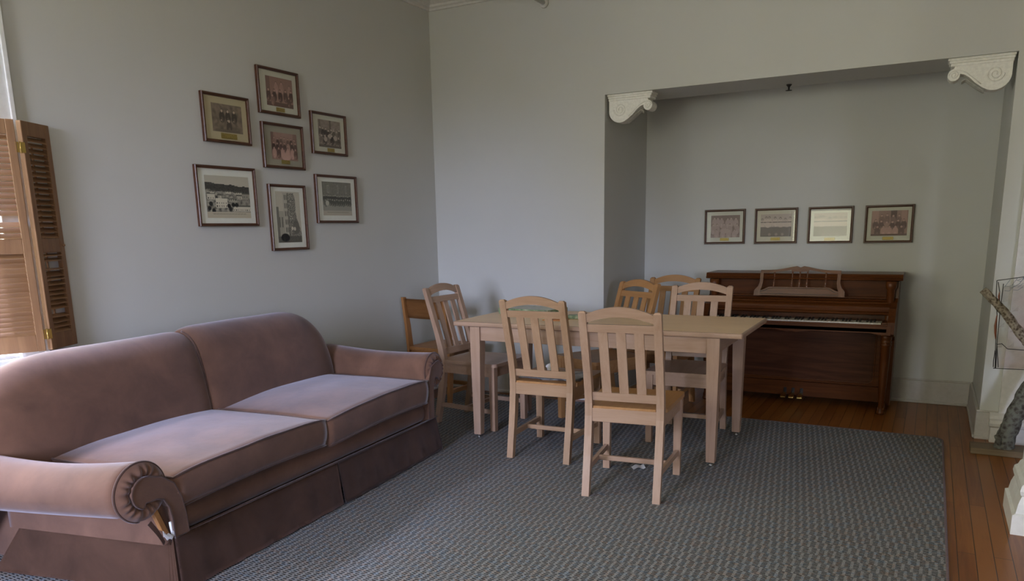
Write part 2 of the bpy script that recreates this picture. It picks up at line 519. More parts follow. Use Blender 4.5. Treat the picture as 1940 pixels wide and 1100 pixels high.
# ------------------------------------------------------------------ radiator cover under the left window
t = tag(empty('radiator_cover', (XA, 1.0, 0)), 'long white boxed radiator cover under the shuttered window behind the sofa', 'radiator cover')
bm = new(); box(bm, .012, .235, -1.6, 1.015, .122, .712, .004); link('panel', bm, M_WHITE, t)
bm = new(); box(bm, .032, .262, -1.62, 1.03, .714, .742, .008, seg=3); link('top', bm, M_WHITE, t)
bm = new(); box(bm, .012, .18, -1.58, .99, 0, .12); link('shaded_plinth', bm, M_GAP_SHADE, t)  # recessed base in near-black, shade of the toe gap painted in

# ------------------------------------------------------------------ shutters
SZ0, SZ1 = .815, 1.822
def shutter_panel(parent, p0, p1, gaps, first):
    """panel from hinge p0 to free edge p1 (x,y); thickness .024; local axis along the panel"""
    d = Vector((p1[0] - p0[0], p1[1] - p0[1], 0)); w = d.length; d.normalize()
    nrm = Vector((d.y, -d.x, 0))
    if nrm.x < 0: nrm = -nrm
    M = Matrix(((d.x, nrm.x, 0, p0[0]), (d.y, nrm.y, 0, p0[1]), (0, 0, 1, 0), (0, 0, 0, 1)))
    st = .032; th = .0115
    bm = new()
    for a, b in ((0, st), (w - st, w)): box(bm, a, b, -th, th, SZ0, SZ1, .002, seg=1)
    zmid = 1.285
    rails = [(SZ0, SZ0 + .075), (zmid - .032, zmid + .032), (SZ1 - .062, SZ1)]
    for a, b in rails: box(bm, st, w - st, -th + .001, th - .001, a, b, .0015, seg=1)
    fr = link('panel', bm, PINE['z'], parent)
    k = 0
    for (lo, hi, n) in ((SZ0 + .075, zmid - .032, 17), (zmid + .032, SZ1 - .062, 18)):
        bm = new()
        for i in range(n):
            k += 1
            if k in gaps:
                link('louvers', bm, PINE['x'], fr); bm = new(); continue
            z = lo + (i + .5) * (hi - lo) / n
            tilt = .72 + (0 if k not in first else first[k])
            dy = math.cos(tilt) * .0140; dz = math.sin(tilt) * .0140; e = .0026
            x0, x1 = st - .002, w - st + .002
            ny, nz = -math.sin(tilt) * e, math.cos(tilt) * e
            P = [(-dy, dz), (dy, -dz)]
            a = (-dy - ny, dz - nz); b = (dy - ny, -dz - nz); c = (dy + ny, -dz + nz); q = (-dy + ny, dz + nz)
            hexa(bm, [(x0, a[0], z + a[1]), (x1, a[0], z + a[1]), (x1, b[0], z + b[1]), (x0, b[0], z + b[1]),
                      (x0, q[0], z + q[1]), (x1, q[0], z + q[1]), (x1, c[0], z + c[1]), (x0, c[0], z + c[1])])
        link('louvers', bm, PINE['x'], fr)
    bm = new(); box(bm, w * .5 - .004, w * .5 + .004, -.022, -.016, SZ0 + .1, SZ1 - .09)
    rod = link('tilt_rod', bm, PINE['z'], fr)
    for o in (fr, ): o.matrix_world = M
    return fr, M, w
HP = (-3.522, 2.003)
t = tag(empty('shutter', (-3.6, 2.0, 0)), 'folding pair of louvered wooden shutters hanging open at the left window', 'shutter')
t.location = (0, 0, 0)
f1, M1, w1 = shutter_panel(t, (HP[0] - .002, HP[1] - .012), (-3.628, 1.772), {21}, {})
f2, M2, w2 = shutter_panel(t, (HP[0] - .006, HP[1] + .010), (-3.614, 2.186), {5, 15}, {17: -.5, 14: -.6, 11: -.2, 16: -.4, 4: -.4, 12: -.45})
for z in (SZ1 - .115, SZ0 + .075):
    bm = new()
    for dx, dy in ((.004, -.014), (.004, .012)):
        box(bm, HP[0] + dx, HP[0] + dx + .0025, HP[1] + dy - .008, HP[1] + dy + .008, z - .022, z + .022)
    tube(bm, [(HP[0] + .006, HP[1], z - .024), (HP[0] + .006, HP[1], z + .024)], .004, 8)
    link('hinge', bm, M_BRASS, t)['label'] = 'small brass hinge between the shutter panels'
bm = new(); lathe(bm, [(0, 0), (.006, .002), (.007, .008), (.004, .012), (0, .013)], seg=10)
k = link('knob', bm, PINE['z'], f2); k.matrix_local = Matrix.Translation((w2 - .016, .0115, 1.285)) @ Matrix.Rotation(-PI / 2, 4, 'X')

# ------------------------------------------------------------------ corbels
def corbel(name, x0, mirror, label):
    """local x runs from the jamb inward, .34 long; depth .10; hangs under the beam"""
    t = tag(empty(name, (x0, YB + .032, BEAM)), label, 'corbel', 'corbels under the alcove beam')
    s = -1 if mirror else 1
    D = .105
    bm = new()
    outline = [(.012, -.045), (.012, -.115)]
    for i in range(1, 15):
        a = PI + i / 14 * PI * .62
        outline.append((.095 + .083 * math.cos(a), -.112 + .082 * math.sin(a)))
    outline += [(.155, -.172), (.19, -.145), (.222, -.112), (.25, -.093), (.272, -.088)]
    for i in range(0, 13):
        a = PI * 1.02 + i / 12 * PI * 1.45
        outline.append((.302 + .032 * math.cos(a), -.092 + .034 * math.sin(a)))
    outline += [(.30, -.045)]
    prism(bm, [(s * x, z) for x, z in outline], 'y', 0, D)
    bevel_all(bm, .003, 1, .9)
    link('body', bm, M_CORBEL, t)
    bm = new()
    for (a, b, c, d) in ((0, .338, 0, -.014), (.004, .330, -.014, -.028), (.008, .322, -.028, -.045)):
        box(bm, min(s * a, s * b), max(s * a, s * b), -.012 + (.004 if c else 0) + (.004 if c < -.02 else 0), D + .008, d, c, .003, seg=1)
    link('cap_moulding', bm, M_CORBEL, t)
    for yy in (-.001, ):
        bm = new()
        pts = []
        for i in range(60):
            a = i / 59 * PI * 4.2; r = .008 + .038 * (1 - i / 59)
            pts.append((s * (.095 + r * math.cos(a + PI)), yy, -.105 + r * math.sin(a + PI)))
        tube(bm, pts, .0042, 6)
        tube(bm, [(s * x, yy, z) for x, z in ((.16, -.155), (.2, -.12), (.24, -.085), (.275, -.068), (.30, -.066))], .003, 6)
        pts = []
        for i in range(40):
            a = i / 39 * PI * 3.4; r = .005 + .02 * (1 - i / 39)
            pts.append((s * (.302 + r * math.cos(a)), yy, -.092 + r * math.sin(a)))
        tube(bm, pts, .0032, 6)
        link('scroll', bm, M_CORBEL, t)
    # acanthus leaf on the underside
    bm = new()
    def leaf(u, v):
        x = .14 + .12 * u; w = .036 * math.sin(PI * (.12 + .8 * u))
        yy = D / 2 + (v - .5) * 2 * w * (1 + .15 * math.sin(u * 26))
        z = -.184 + .092 * u ** 1.15 - .016 * math.cos((v - .5) * PI) + .004 * math.sin(v * 30)
        if u > .82: z -= (u - .82) * .16
        return (s * x, yy, z)
    V = gridsurf(bm, leaf, 24, 12)
    r = bmesh.ops.solidify(bm, geom=bm.faces[:], thickness=-.012)
    link('leaf', bm, M_CORBEL, t)
    return t
corbel('corbel', AX0 + .008, False, 'white scrolled corbel at the left end of the alcove beam')
corbel('corbel', AX1 - .008, True, 'white scrolled corbel at the right end of the alcove beam')

# sprinkler under the beam
t = tag(empty('sprinkler', (-.944, YB + .345, BEAM)), 'small dark pendent sprinkler head under the alcove beam', 'sprinkler')
bm = new(); lathe(bm, [(.019, 0), (.018, -.005), (.010, -.014), (.006, -.018), (.006, -.034), (0, -.034)], seg=14); link('body', bm, M_BLACKM, t)
bm = new(); lathe(bm, [(0, -.036), (.021, -.038), (.021, -.041), (0, -.042)], seg=14); link('deflector', bm, M_BLACKM, t)

# pipe into the back wall near the ceiling
t = tag(empty('pipe', (-2.62, YB, 2.925)), 'white pipe entering the back wall just below the ceiling', 'pipe')
bm = new(); tube(bm, [(0, -6.5, .03), (0, -.0002, 0)], .017, 14); link('tube', bm, M_TRIM, t)
bm = new()
tube(bm, [(0, -.022, 0), (0, -.012, 0), (0, -.001, 0)], [.026, .034, .036], 20); link('flange', bm, M_TRIM, t)

# ------------------------------------------------------------------ framed photographs
def gray_photo(kind, nx, ny, rs):
    r = random.Random(rs)
    G = [[.3] * nx for _ in range(ny)]
    def blob(cx, cy, rx, ry, val, soft=.35):
        for j in range(max(0, int((cy - ry) * ny) - 1), min(ny, int((cy + ry) * ny) + 2)):
            for i in range(max(0, int((cx - rx) * nx) - 1), min(nx, int((cx + rx) * nx) + 2)):
                d = (((i + .5) / nx - cx) / rx) ** 2 + (((j + .5) / ny - cy) / ry) ** 2
                if d < 1:
                    k = min(1, (1 - d) / soft); G[j][i] += (val - G[j][i]) * k
    def rect(x0, x1, y0, y1, val):
        for j in range(max(0, int(y0 * ny)), min(ny, int(y1 * ny))):
            for i in range(max(0, int(x0 * nx)), min(nx, int(x1 * nx))): G[j][i] = val
    def person(x, y, s, coat, face=.72, hair=.14):
        blob(x, y - s * 1.75, s * .78, s * 1.75, coat, .25)
        blob(x, y - s * 2.6, s * .35, s * .9, min(1, coat + .10))
        blob(x, y + s * .05, s * .33, s * .52, hair); blob(x, y - s * .06, s * .28, s * .43, face)
        blob(x - s * .25, y - s * 2.7, s * .16, s * .22, face * .85)
    # y: 0 bottom .. 1 top
    if kind == 'boys':
        for j in range(ny):
            for i in range(nx): G[j][i] = .50 - .10 * (j / ny) + .04 * r.random()
        rect(0, 1, 0, .16, .22); rect(0, .16, .3, 1, .30)
        for x, y, c in ((.38, .80, .62), (.58, .82, .58), (.88, .74, .60)): person(x, y, .11, c)
        for x, c in ((.08, .16), (.30, .14), (.52, .12), (.72, .18), (.93, .15)): person(x, .56 + r.uniform(-.03, .03), .115, c)
        for x, c in ((.22, .34), (.84, .2)): person(x, .36, .10, c)
    elif kind == 'four':
        for j in range(ny):
            for i in range(nx): G[j][i] = .30 + .16 * mnoise.noise((i * .16, j * .16, 3.3)) + .03 * r.random()
        for x in (.33, .53, .74): person(x, .76, .125, .12, .85)
        person(.55, .42, .13, .15, .9); rect(.1, .9, 0, .1, .25)
    elif kind == 'band':
        for j in range(ny):
            for i in range(nx): G[j][i] = .42 + .12 * mnoise.noise((i * .12, j * .2, 1.7)) + .04 * r.random()
        rect(.05, .12, .5, 1, .3); rect(.5, .58, .6, 1, .24)
        for i in range(8): person(.08 + i * .122, .66 + r.uniform(-.05, .06), .10, r.choice((.10, .2, .34)), .85)
        for i in range(6): person(.12 + i * .155, .42 + r.uniform(-.04, .04), .105, r.choice((.08, .16, .3)), .85)
        for x, y in ((.3, .3), (.5, .42), (.75, .36)): blob(x, y, .08, .10, .68)
        for i in range(40):
            t_ = i / 39; blob(.52 + .2 * t_, .45 + .28 * t_, .02, .025, .62)
        rect(0, 1, 0, .1, .22)
    elif kind == 'crowd':
        for j in range(ny):
            for i in range(nx): G[j][i] = .46 + .05 * mnoise.noise((i * .2, j * .1, 5.1)) + .03 * r.random()
        rect(0, .1, .2, 1, .28); rect(.86, 1, .4, 1, .36)
        for i in range(7): person(.12 + i * .13, .80 + r.uniform(-.03, .03), .085, r.choice((.15, .25, .4)))
        for i in range(7): person(.09 + i * .14, .62 + r.uniform(-.03, .03), .095, r.choice((.12, .18, .62)))
        for x, c in ((.1, .70), (.42, .78), (.62, .80), (.8, .74), (.27, .2), (.93, .25)): person(x, .42, .11, c)
        blob(.55, .12, .2, .16, .8)
    elif kind == 'town':
        for j in range(ny):
            y = j / ny
            for i in range(nx):
                x = i / nx
                hill = .70 + .10 * (1 - x) + .03 * mnoise.noise((x * 6, 0, 0))
                if y > hill: G[j][i] = .60
                elif y > hill - .2: G[j][i] = .09 + .05 * r.random()
                else: G[j][i] = .28 + .32 * mnoise.noise((i * .22, j * .3, 9.)) + .1 * r.random()
        for x, y, w_, h_, v_ in ((.04, .34, .16, .16, .72), (.22, .12, .26, .26, .78), (.27, .38, .08, .08, .62), (.50, .3, .2, .06, .5), (.70, .36, .14, .10, .6), (.82, .3, .16, .22, .4), (.6, .02, .4, .14, .74), (.45, .52, .12, .06, .68), (.65, .5, .18, .05, .6), (.1, .52, .1, .05, .6)):
            rect(x, x + w_, y, y + h_, v_); rect(x - .01, x + w_ + .01, y + h_, y + h_ + .035, .16)
            for a in range(int(w_ / .05)):
                for b in range(max(1, int(h_ / .09))):
                    rect(x + .015 + a * .05, x + .032 + a * .05, y + .03 + b * .09, y + .07 + b * .09, .14)
        for x, y in ((.06, .1), (.5, .17), (.6, .2), (.68, .2), (.1, .22), (.53, .08), (.15, .03)): blob(x, y, .045, .07, .06)
    elif kind == 'church':
        for j in range(ny):
            y = j / ny
            for i in range(nx):
                x = i / nx
                G[j][i] = .60 + .03 * r.random()
                if y < .12: G[j][i] = .14 + .08 * r.random()
                edge = .72 - .30 * (y - .3)
                if .12 < y < .97 and .40 < x < edge + .35 * math.sin(y * 9) * .1 + .2:
                    if mnoise.noise((i * .5, j * .4, 2.)) > -.25: G[j][i] = .14 + .2 * r.random()
        rect(.06, .40, .12, .62, .46); rect(.30, .50, .12, .98, .52)
        for yy in (.2, .36, .52, .68, .84): rect(.36, .40, yy, yy + .1, .2); rect(.43, .46, yy, yy + .1, .24)
        for xx in (.1, .2): rect(xx, xx + .05, .3, .5, .22)
        rect(0, .1, .12, .7, .24); rect(.48, .51, .12, .98, .16)
        blob(.3, .1, .2, .09, .06); blob(.78, .3, .16, .16, .2); blob(.62, .28, .05, .04, .75); blob(.72, .27, .05, .04, .7)
    elif kind == 'march':
        for j in range(ny):
            for i in range(nx): G[j][i] = .30 + .06 * mnoise.noise((i * .3, j * .3, 4.)) + .05 * r.random()
        for x in (.18, .5, .8): rect(x, x + .06, .62, .9, .48); rect(x + .02, x + .04, .66, .86, .16)
        rect(0, 1, .50, .54, .42); rect(0, 1, 0, .22, .50)
        for i in range(13): person(.06 + i * .074, .52 + r.uniform(-.02, .02), .062, .12, .6)
        for i in range(12): person(.10 + i * .076, .38 + r.uniform(-.02, .02), .066, .16, .6)
        blob(.15, .26, .07, .10, .74)
    elif kind == 'team':
        for j in range(ny):
            for i in range(nx): G[j][i] = .24 + .04 * r.random()
        rect(0, 1, 0, .12, .36)
        for x in (.12, .24, .37, .58, .70, .86): person(x, .84 + r.uniform(-.03, .03), .12, .56, .64)
        for x in (.08, .22, .46, .66, .9): person(x, .56 + r.uniform(-.03, .03), .125, .52, .66)
        for x in (.2, .42, .62, .82): person(x, .32, .12, .58, .6)
        blob(.5, .3, .2, .12, .62)
    elif kind == 'girls':
        for j in range(ny):
            for i in range(nx): G[j][i] = .64 + .03 * r.random()
        for x in (.05, .18, .28, .47, .64, .80, .95): 
            person(x, .80 + r.uniform(-.05, .04), .13, .80, .6); blob(x, .64, .1, .025, .2)
        rect(0, 1, 0, .44, .25)
        blob(.24, .52, .11, .13, .82); blob(.66, .52, .12, .12, .80); blob(.86, .5, .1, .1, .78)
        for x in (.3, .52, .72): blob(x, .1, .05, .07, .44)
    else:
        for j in range(ny):
            for i in range(nx): G[j][i] = .40 + .05 * r.random()
        rect(.02, .2, .55, 1, .56); rect(.82, .98, .55, 1, .56); rect(.54, .7, .6, 1, .16)
        for x in (.28, .43, .60, .76): person(x, .78 + r.uniform(-.03, .05), .105, .3, .66)
        for i in range(6): person(.12 + i * .155, .58 + r.uniform(-.04, .04), .11, r.choice((.15, .5, .2)), .66)
        for i in range(5): person(.18 + i * .165, .36, .115, r.choice((.2, .62, .16)), .62)
        rect(0, 1, 0, .08, .2)
    return G

def framed(name, w, h, inset, kind, seed, tints, matm, plaque, label, cat, group, loc, rz, fw=.017, dep=.024, roll=0, cap=False):
    """hangs on the wall plane local y=0 and faces local -y; loc = centre on the wall"""
    t = tag(empty(name, loc, rz), label, cat, group)
    if roll: t.rotation_euler = (0, roll, rz)
    W, Hh = w / 2, h / 2
    bm = new()
    # moulded frame: profile swept round the rectangle (offset inward, depth)
    prof = [(0, -.002), (0, -dep * .8), (.003, -dep), (fw * .55, -dep), (fw * .75, -dep * .82), (fw, -dep * .74), (fw, -.002)]
    corners = [(-1, -1), (1, -1), (1, 1), (-1, 1)]
    rings = [[bm.verts.new((sx * (W - o), y, sz * (Hh - o))) for o, y in prof] for sx, sz in corners]
    for i in range(4):
        A, B = rings[i], rings[(i + 1) % 4]
        for k in range(len(prof)):
            l = (k + 1) % len(prof)
            bm.faces.new((A[k], B[k], B[l], A[l]))
    link('frame', bm, FRAMEW['x'], t)
    bm = new(); box(bm, -W + fw - .004, W - fw + .004, -.010, -.004, -Hh + fw - .004, Hh - fw + .004)
    link('mat', bm, matm, t)
    # the print
    il, ir, ib, it_ = inset
    x0, x1, z0, z1 = -W + il * w, W - ir * w, -Hh + ib * h, Hh - it_ * h
    nx = 72; ny = int(nx * (z1 - z0) / (x1 - x0))
    G = gray_photo(kind, nx, ny, seed)
    capn = int(ny * .18) if cap else 0
    bm = new()
    V = [[bm.verts.new((x0 + (x1 - x0) * i / nx, -.0112, z0 + (z1 - z0) * j / (ny + capn))) for i in range(nx + 1)] for j in range(ny + capn + 1)]
    cols_ = []
    dark, lite, paper = tints
    for j in range(ny + capn):
        for i in range(nx):
            bm.faces.new((V[j][i], V[j][i + 1], V[j + 1][i + 1], V[j + 1][i]))
            if j < capn:
                ink = (capn * .55 < j < capn * .75 and 8 < i < nx - 8 and (i * 7 + j * 3) % 5 < 3)
                c = tuple(p * (.62 if ink else 1) for p in paper)
            else:
                g = max(0, min(1, (G[j - capn][i] - .07) * 1.28)) ** .95
                c = tuple(a + (b - a) * g for a, b in zip(dark, lite))
            cols_.append(c)
    me = bpy.data.meshes.new('photo')
    bm.to_mesh(me); bm.free()
    ca = me.color_attributes.new('print', 'FLOAT_COLOR', 'CORNER')
    for p in me.polygons:
        for li in p.loop_indices: ca.data[li].color = (*cols_[p.index], 1)
    me.materials.append(M_PHOTO)
    o = bpy.data.objects.new('photo', me); COL.objects.link(o); o.parent = t
    if plaque:
        px, pw, ph, pz = plaque
        bm = new(); box(bm, px * w - pw / 2, px * w + pw / 2, -.0126, -.0102, -Hh + pz, -Hh + pz + ph, .0004, seg=1)
        link('plaque', bm, M_PLAQUE, t)['label'] = 'small brass caption plate'
    bm = new(); box(bm, -W + fw - .002, W - fw + .002, -.0158, -.0142, -Hh + fw - .002, Hh - fw + .002)
    link('glass', bm, M_GLASS, t)
    return t

RED = ((.030, .008, .008), (.62, .37, .32), (.6, .5, .4))
BRN = ((.016, .010, .007), (.58, .43, .33), (.6, .5, .4))
SEP = ((.022, .012, .011), (.60, .48, .42), (.6, .5, .4))
BLK = ((.008, .009, .014), (.85, .78, .66), (.60, .53, .42))
GRY = ((.014, .014, .013), (.60, .56, .48), (.52, .46, .38))
FADE = ((.10, .055, .05), (.56, .42, .38), (.6, .5, .4))
GA = 'framed photographs on the left wall'
def picA(y0, y1, z0, z1, *a, **k):
    return framed('framed_photograph', y1 - y0, z1 - z0, *a, loc=(XA + .0, (y0 + y1) / 2, (z0 + z1) / 2), rz=PI / 2, **k)
picA(3.498, 3.842, 2.037, 2.308, (.205, .15, .19, .18), 'boys', 1, RED, MAT_PALE, (0.02, .072, .024, .022), 'topmost framed photograph of the seven on the left wall, reddish group of boys', 'picture', GA)
picA(3.075, 3.414, 1.834, 2.103, (.20, .16, .23, .20), 'four', 2, BRN, MAT_TAN, (0.03, .115, .030, .026), 'framed brown photograph of four men in dark suits, upper left of the wall group', 'picture', GA)
picA(3.935, 4.277, 1.833, 2.101, (.20, .16, .18, .17), 'band', 3, SEP, MAT_PALE, (0.03, .068, .024, .020), 'framed sepia photograph of musicians with instruments, right of the top picture', 'picture', GA)
picA(3.503, 3.852, 1.718, 1.988, (.21, .16, .20, .20), 'crowd', 4, RED, MAT_GREY, (0.03, .072, .024, .030), 'framed reddish photograph of a large group on a grey mat, centre of the wall cluster', 'picture', GA)
picA(2.985, 3.419, 1.367, 1.705, (.145, .12, .14, .16), 'town', 5, BLK, MAT_WHITE, None, 'largest framed picture, a black and white view over a town with a hill, lower left', 'picture', GA, cap=True)
picA(3.518, 3.836, 1.214, 1.622, (.18, .17, .12, .105), 'church', 6, BLK, MAT_WHITE, None, 'tall upright framed picture of a church tower and trees, lowest on the left wall', 'picture', GA)
picA(3.938, 4.352, 1.384, 1.702, (.155, .14, .16, .14), 'march', 7, GRY, MAT_WHITE, None, 'framed grey photograph of a marching band with a drum, lower right of the cluster', 'picture', GA, cap=True)
GB = 'framed photographs in a row above the piano'
def picB(x0, x1, *a, **k):
    return framed('framed_photograph', x1 - x0, .272, *a, loc=((x0 + x1) / 2, AYB - 0.0, 1.309), rz=0, **k)
picB(-1.637, -1.316, (.155, .13, .19, .17), 'team', 8, FADE, MAT_PALE, (0, .07, .022, .026), 'framed faded photograph of a pale-clothed team, first from the left above the piano', 'picture', GB, roll=-.006)
picB(-1.242, -.923, (.14, .14, .20, .17), 'girls', 9, SEP, MAT_CREAM, (0, .07, .022, .026), 'framed photograph of women in white blouses, second from the left above the piano', 'picture', GB, roll=-.006)
picB(-.846, -.530, (.13, .13, .20, .17), 'girls', 10, SEP, MAT_PALE, (0, .075, .022, .020), 'framed photograph whose glass mirrors a bright window, third from the left above the piano', 'picture', GB, roll=-.006)
picB(-.452, -.130, (.14, .12, .19, .15), 'faculty', 12, RED, MAT_PALE, (0, .072, .022, .022), 'framed reddish group photograph, fourth and rightmost above the piano', 'picture', GB, roll=-.006)

# ------------------------------------------------------------------ rug
RX0, RX1, RY0, RY1 = -3.385, .153, -.6, 5.235
bm = new()
pts = []
for (cx, cy, a0) in ((RX1 - .06, RY1 - .06, 0), (RX0 + .06, RY1 - .06, PI / 2), (RX0 + .06, RY0 + .06, PI), (RX1 - .06, RY0 + .06, 1.5 * PI)):
    for i in range(7):
        a = a0 + i / 6 * PI / 2
        pts.append((cx + .06 * math.cos(a), cy + .06 * math.sin(a)))
prism(bm, pts, 'z', 0.0005, .011)
rug = tag(link('rug', bm, M_RUG), 'large grey woven rug under the sofa and the table', 'rug')
bm = new()
tube(bm, [(x, y, .0065) for x, y in pts], .0062, 8, closed=True)
link('binding', bm, M_RUGEDGE, rug)['label'] = 'purplish bound edge'
RZ = .0125     # rug surface

# ------------------------------------------------------------------ dining chairs
POST = [(0, -.065), (.10, -.046), (.20, -.026), (.30, -.010), (.40, 0), (.46, 0), (.52, -.010), (.62, -.036), (.92, -.130)]
def post_y(z): return interp(POST, z)
def dining_chair(loc, rz, label, W, group='slat back wooden chairs at the table', seat_tone=None):
    t = tag(empty('dining_chair', loc, rz), label, 'chair', group)
    px = .1765
    for s in (-1, 1):
        bm = new()
        secs = []
        for z, y in POST:
            wy = interp([(0, .034), (.30, .046), (.46, .046), (.62, .036), (.92, .030)], z)
            w2 = .0185
            secs.append([(s * px - w2, y - wy / 2, z), (s * px + w2, y - wy / 2, z), (s * px + w2, y + wy / 2, z), (s * px - w2, y + wy / 2, z)])
        z, y = .928, -.132
        secs.append([(s * px - .010, y - .009, z), (s * px + .010, y - .009, z), (s * px + .010, y + .009, z), (s * px - .010, y + .009, z)])
        rect_sweep(bm, secs); bevel_all(bm, .0025, 1, 1.0)
        link('leg', bm, W['z'], t)
    fx, fy = .193, .412
    for s in (-1, 1):
        bm = new()
        rect_sweep(bm, [[(s * fx - a, fy - a, z), (s * fx + a, fy - a, z), (s * fx + a, fy + a, z), (s * fx - a, fy + a, z)] for z, a in ((0, .018), (.43, .0215))])
        bevel_all(bm, .0025, 1)
        link('leg', bm, W['z'], t)
    # seat
    bm = new()
    poly = [(-.155, -.018), (.155, -.018), (.157, .026), (.202, .030), (.208, .10)]
    for i in range(6):
        a = i / 5 * PI / 2
        poly.append((.222 - .03 + .03 * math.cos(a), .446 - .03 + .03 * math.sin(a)))
    poly += [(-x, y) for x, y in poly[:1:-1]]
    prism(bm, poly, 'z', .429, .451); bevel_all(bm, .005, 2, 1.0)
    link('seat', bm, (seat_tone or W)['y'], t)
    bm = new()
    box(bm, -.172, .172, fy - .004, fy + .014, .362, .429, .002, seg=1)
    for s in (-1, 1):
        a, b = s * .182, s * .197
        hexa(bm, [(a - .009, .018, .362), (a + .009, .018, .362), (b + .009, fy - .018, .362), (b - .009, fy - .018, .362),
                  (a - .009, .018, .429), (a + .009, .018, .429), (b + .009, fy - .018, .429), (b - .009, fy - .018, .429)])
    link('apron', bm, W['x'], t)
    bm = new(); box(bm, -.159, .159, -.021, -.003, .372, .440, .002, seg=1); link('apron', bm, W['x'], t)
    # back rails, crest, slats
    def tilt_box(bm, x0, x1, z0, z1, th):
        ya, yb = post_y(z0), post_y(z1)
        hexa(bm, [(x0, ya - th, z0), (x1, ya - th, z0), (x1, ya + th, z0), (x0, ya + th, z0),
                  (x0, yb - th, z1), (x1, yb - th, z1), (x1, yb + th, z1), (x0, yb + th, z1)])
    bm = new(); tilt_box(bm, -.159, .159, .478, .520, .010); bevel_all(bm, .002); link('back_rail', bm, W['x'], t)
    bm = new(); tilt_box(bm, -.159, .159, .828, .866, .010); bevel_all(bm, .002); link('back_rail', bm, W['x'], t)
    bm = new()
    n = 14; secs = []
    for i in range(n + 1):
        x = -.159 + .318 * i / n
        k = 1 - (x / .159) ** 2
        zb, zt = .874 + .028 * k, .914 + .036 * k
        yb, yt = -.117, -.130
        secs.append([(x, yb - .010, zb), (x, yb + .010, zb), (x, yt + .010, zt), (x, yt - .010, zt)])
    rect_sweep(bm, secs); bevel_all(bm, .002, 1, .9); link('crest_rail', bm, W['x'], t)
    for x in (-.086, 0, .086):
        bm = new(); tilt_box(bm, x - .0225, x + .0225, .518, .830, .005); link('slat', bm, W['z'], t)
    # stretchers
    for s in (-1, 1):
        bm = new()
        ya, a, b = post_y(.13) + .016, s * .1765, s * .193
        hexa(bm, [(a - .009, ya, .118), (a + .009, ya, .118), (b + .009, fy - .017, .112), (b - .009, fy - .017, .112),
                  (a - .009, ya, .146), (a + .009, ya, .146), (b + .009, fy - .017, .140), (b - .009, fy - .017, .140)])
        bevel_all(bm, .002); link('stretcher', bm, W['y'], t)
    bm = new(); box(bm, -.176, .176, .17, .188, .116, .142, .002, seg=1); link('stretcher', bm, W['x'], t)
    return t
D = math.radians
dining_chair((-1.251, 3.415, RZ), D(7), 'pale wooden slat chair facing the table, front right with its back to us', MAPLE, seat_tone=HONEY)
dining_chair((-1.898, 3.815, RZ), D(3), 'wooden slat chair with papers on its seat, front left side of the table', MAPLE2, seat_tone=HONEY)
dining_chair((-2.855, 4.427, RZ), D(-93), 'wooden slat chair turned sideways at the left end of the table', MAPLE)
dining_chair((-1.283, 4.822, RZ), D(183.5), 'pale wooden slat chair facing us across the table, in front of the piano', MAPLE)
dining_chair((-1.835, 5.000, RZ), D(180 - 28.5), 'honey coloured, shade tinted slat chair turned at an angle behind the table', HONEY)
dining_chair((-1.690, 5.540, RZ), D(178), 'honey coloured, shade tinted slat chair farthest back, inside the alcove opening', HONEY)

# ------------------------------------------------------------------ school chair in the corner
def school_chair(loc, rz):
    t = tag(empty('chair', loc, rz), 'orange oak chair with a broad solid back panel in the room corner', 'chair')
    W = ORANGE
    for s in (-1, 1):
        bm = new()
        secs = []
        for z, y, wy in ((0, -.03, .036), (.2, -.012, .05), (.42, 0, .052), (.60, -.02, .046), (.815, -.055, .034)):
            secs.append([(s * .195 - .0115, y - wy / 2, z), (s * .195 + .0115, y - wy / 2, z), (s * .195 + .0115, y + wy / 2, z), (s * .195 - .0115, y + wy / 2, z)])
        rect_sweep(bm, secs); bevel_all(bm, .003, 1, 1.0); link('leg', bm, W['z'], t)
        bm = new()
        rect_sweep(bm, [[(s * .195 - .0115, y - .02, z), (s * .195 + .0115, y - .02, z), (s * .195 + .0115, y + .02, z), (s * .195 - .0115, y + .02, z)] for z, y in ((0, .40), (.40, .37))])
        bevel_all(bm, .003, 1); link('leg', bm, W['z'], t)
        bm = new(); box(bm, s * .195 - .010, s * .195 + .010, .01, .37, .09, .125, .003, seg=1); link('stretcher', bm, W['y'], t)
        bm = new(); box(bm, s * .178 - .008, s * .178 + .008, .02, .36, .352, .405, .002, seg=1); link('apron', bm, W['y'], t)
    bm = new(); box(bm, -.178, .178, -.012, .006, .345, .405, .002, seg=1); link('apron', bm, W['x'], t)
    bm = new()
    gridsurf(bm, lambda u, v: (-.187 + .374 * u, -.024 - .024 * math.sin(PI * u) - .028 * v, .655 + .15 * v), 16, 4)
    bmesh.ops.solidify(bm, geom=bm.faces[:], thickness=.014)
    link('back_panel', bm, W['x'], t)
    bm = new()
    poly = [(-.183, -.02), (.183, -.02), (.184, .028), (.212, .03), (.225, .36), (.20, .405), (-.20, .405), (-.225, .36), (-.212, .03), (-.184, .028)]
    prism(bm, poly, 'z', .406, .430); bevel_all(bm, .004, 2, .9); link('seat', bm, W['y'], t)
    bm = new(); box(bm, -.185, .185, .30, .325, .092, .122, .003, seg=1); link('stretcher', bm, W['x'], t)
    return t
school_chair((-3.318, 4.745, RZ), D(-4))

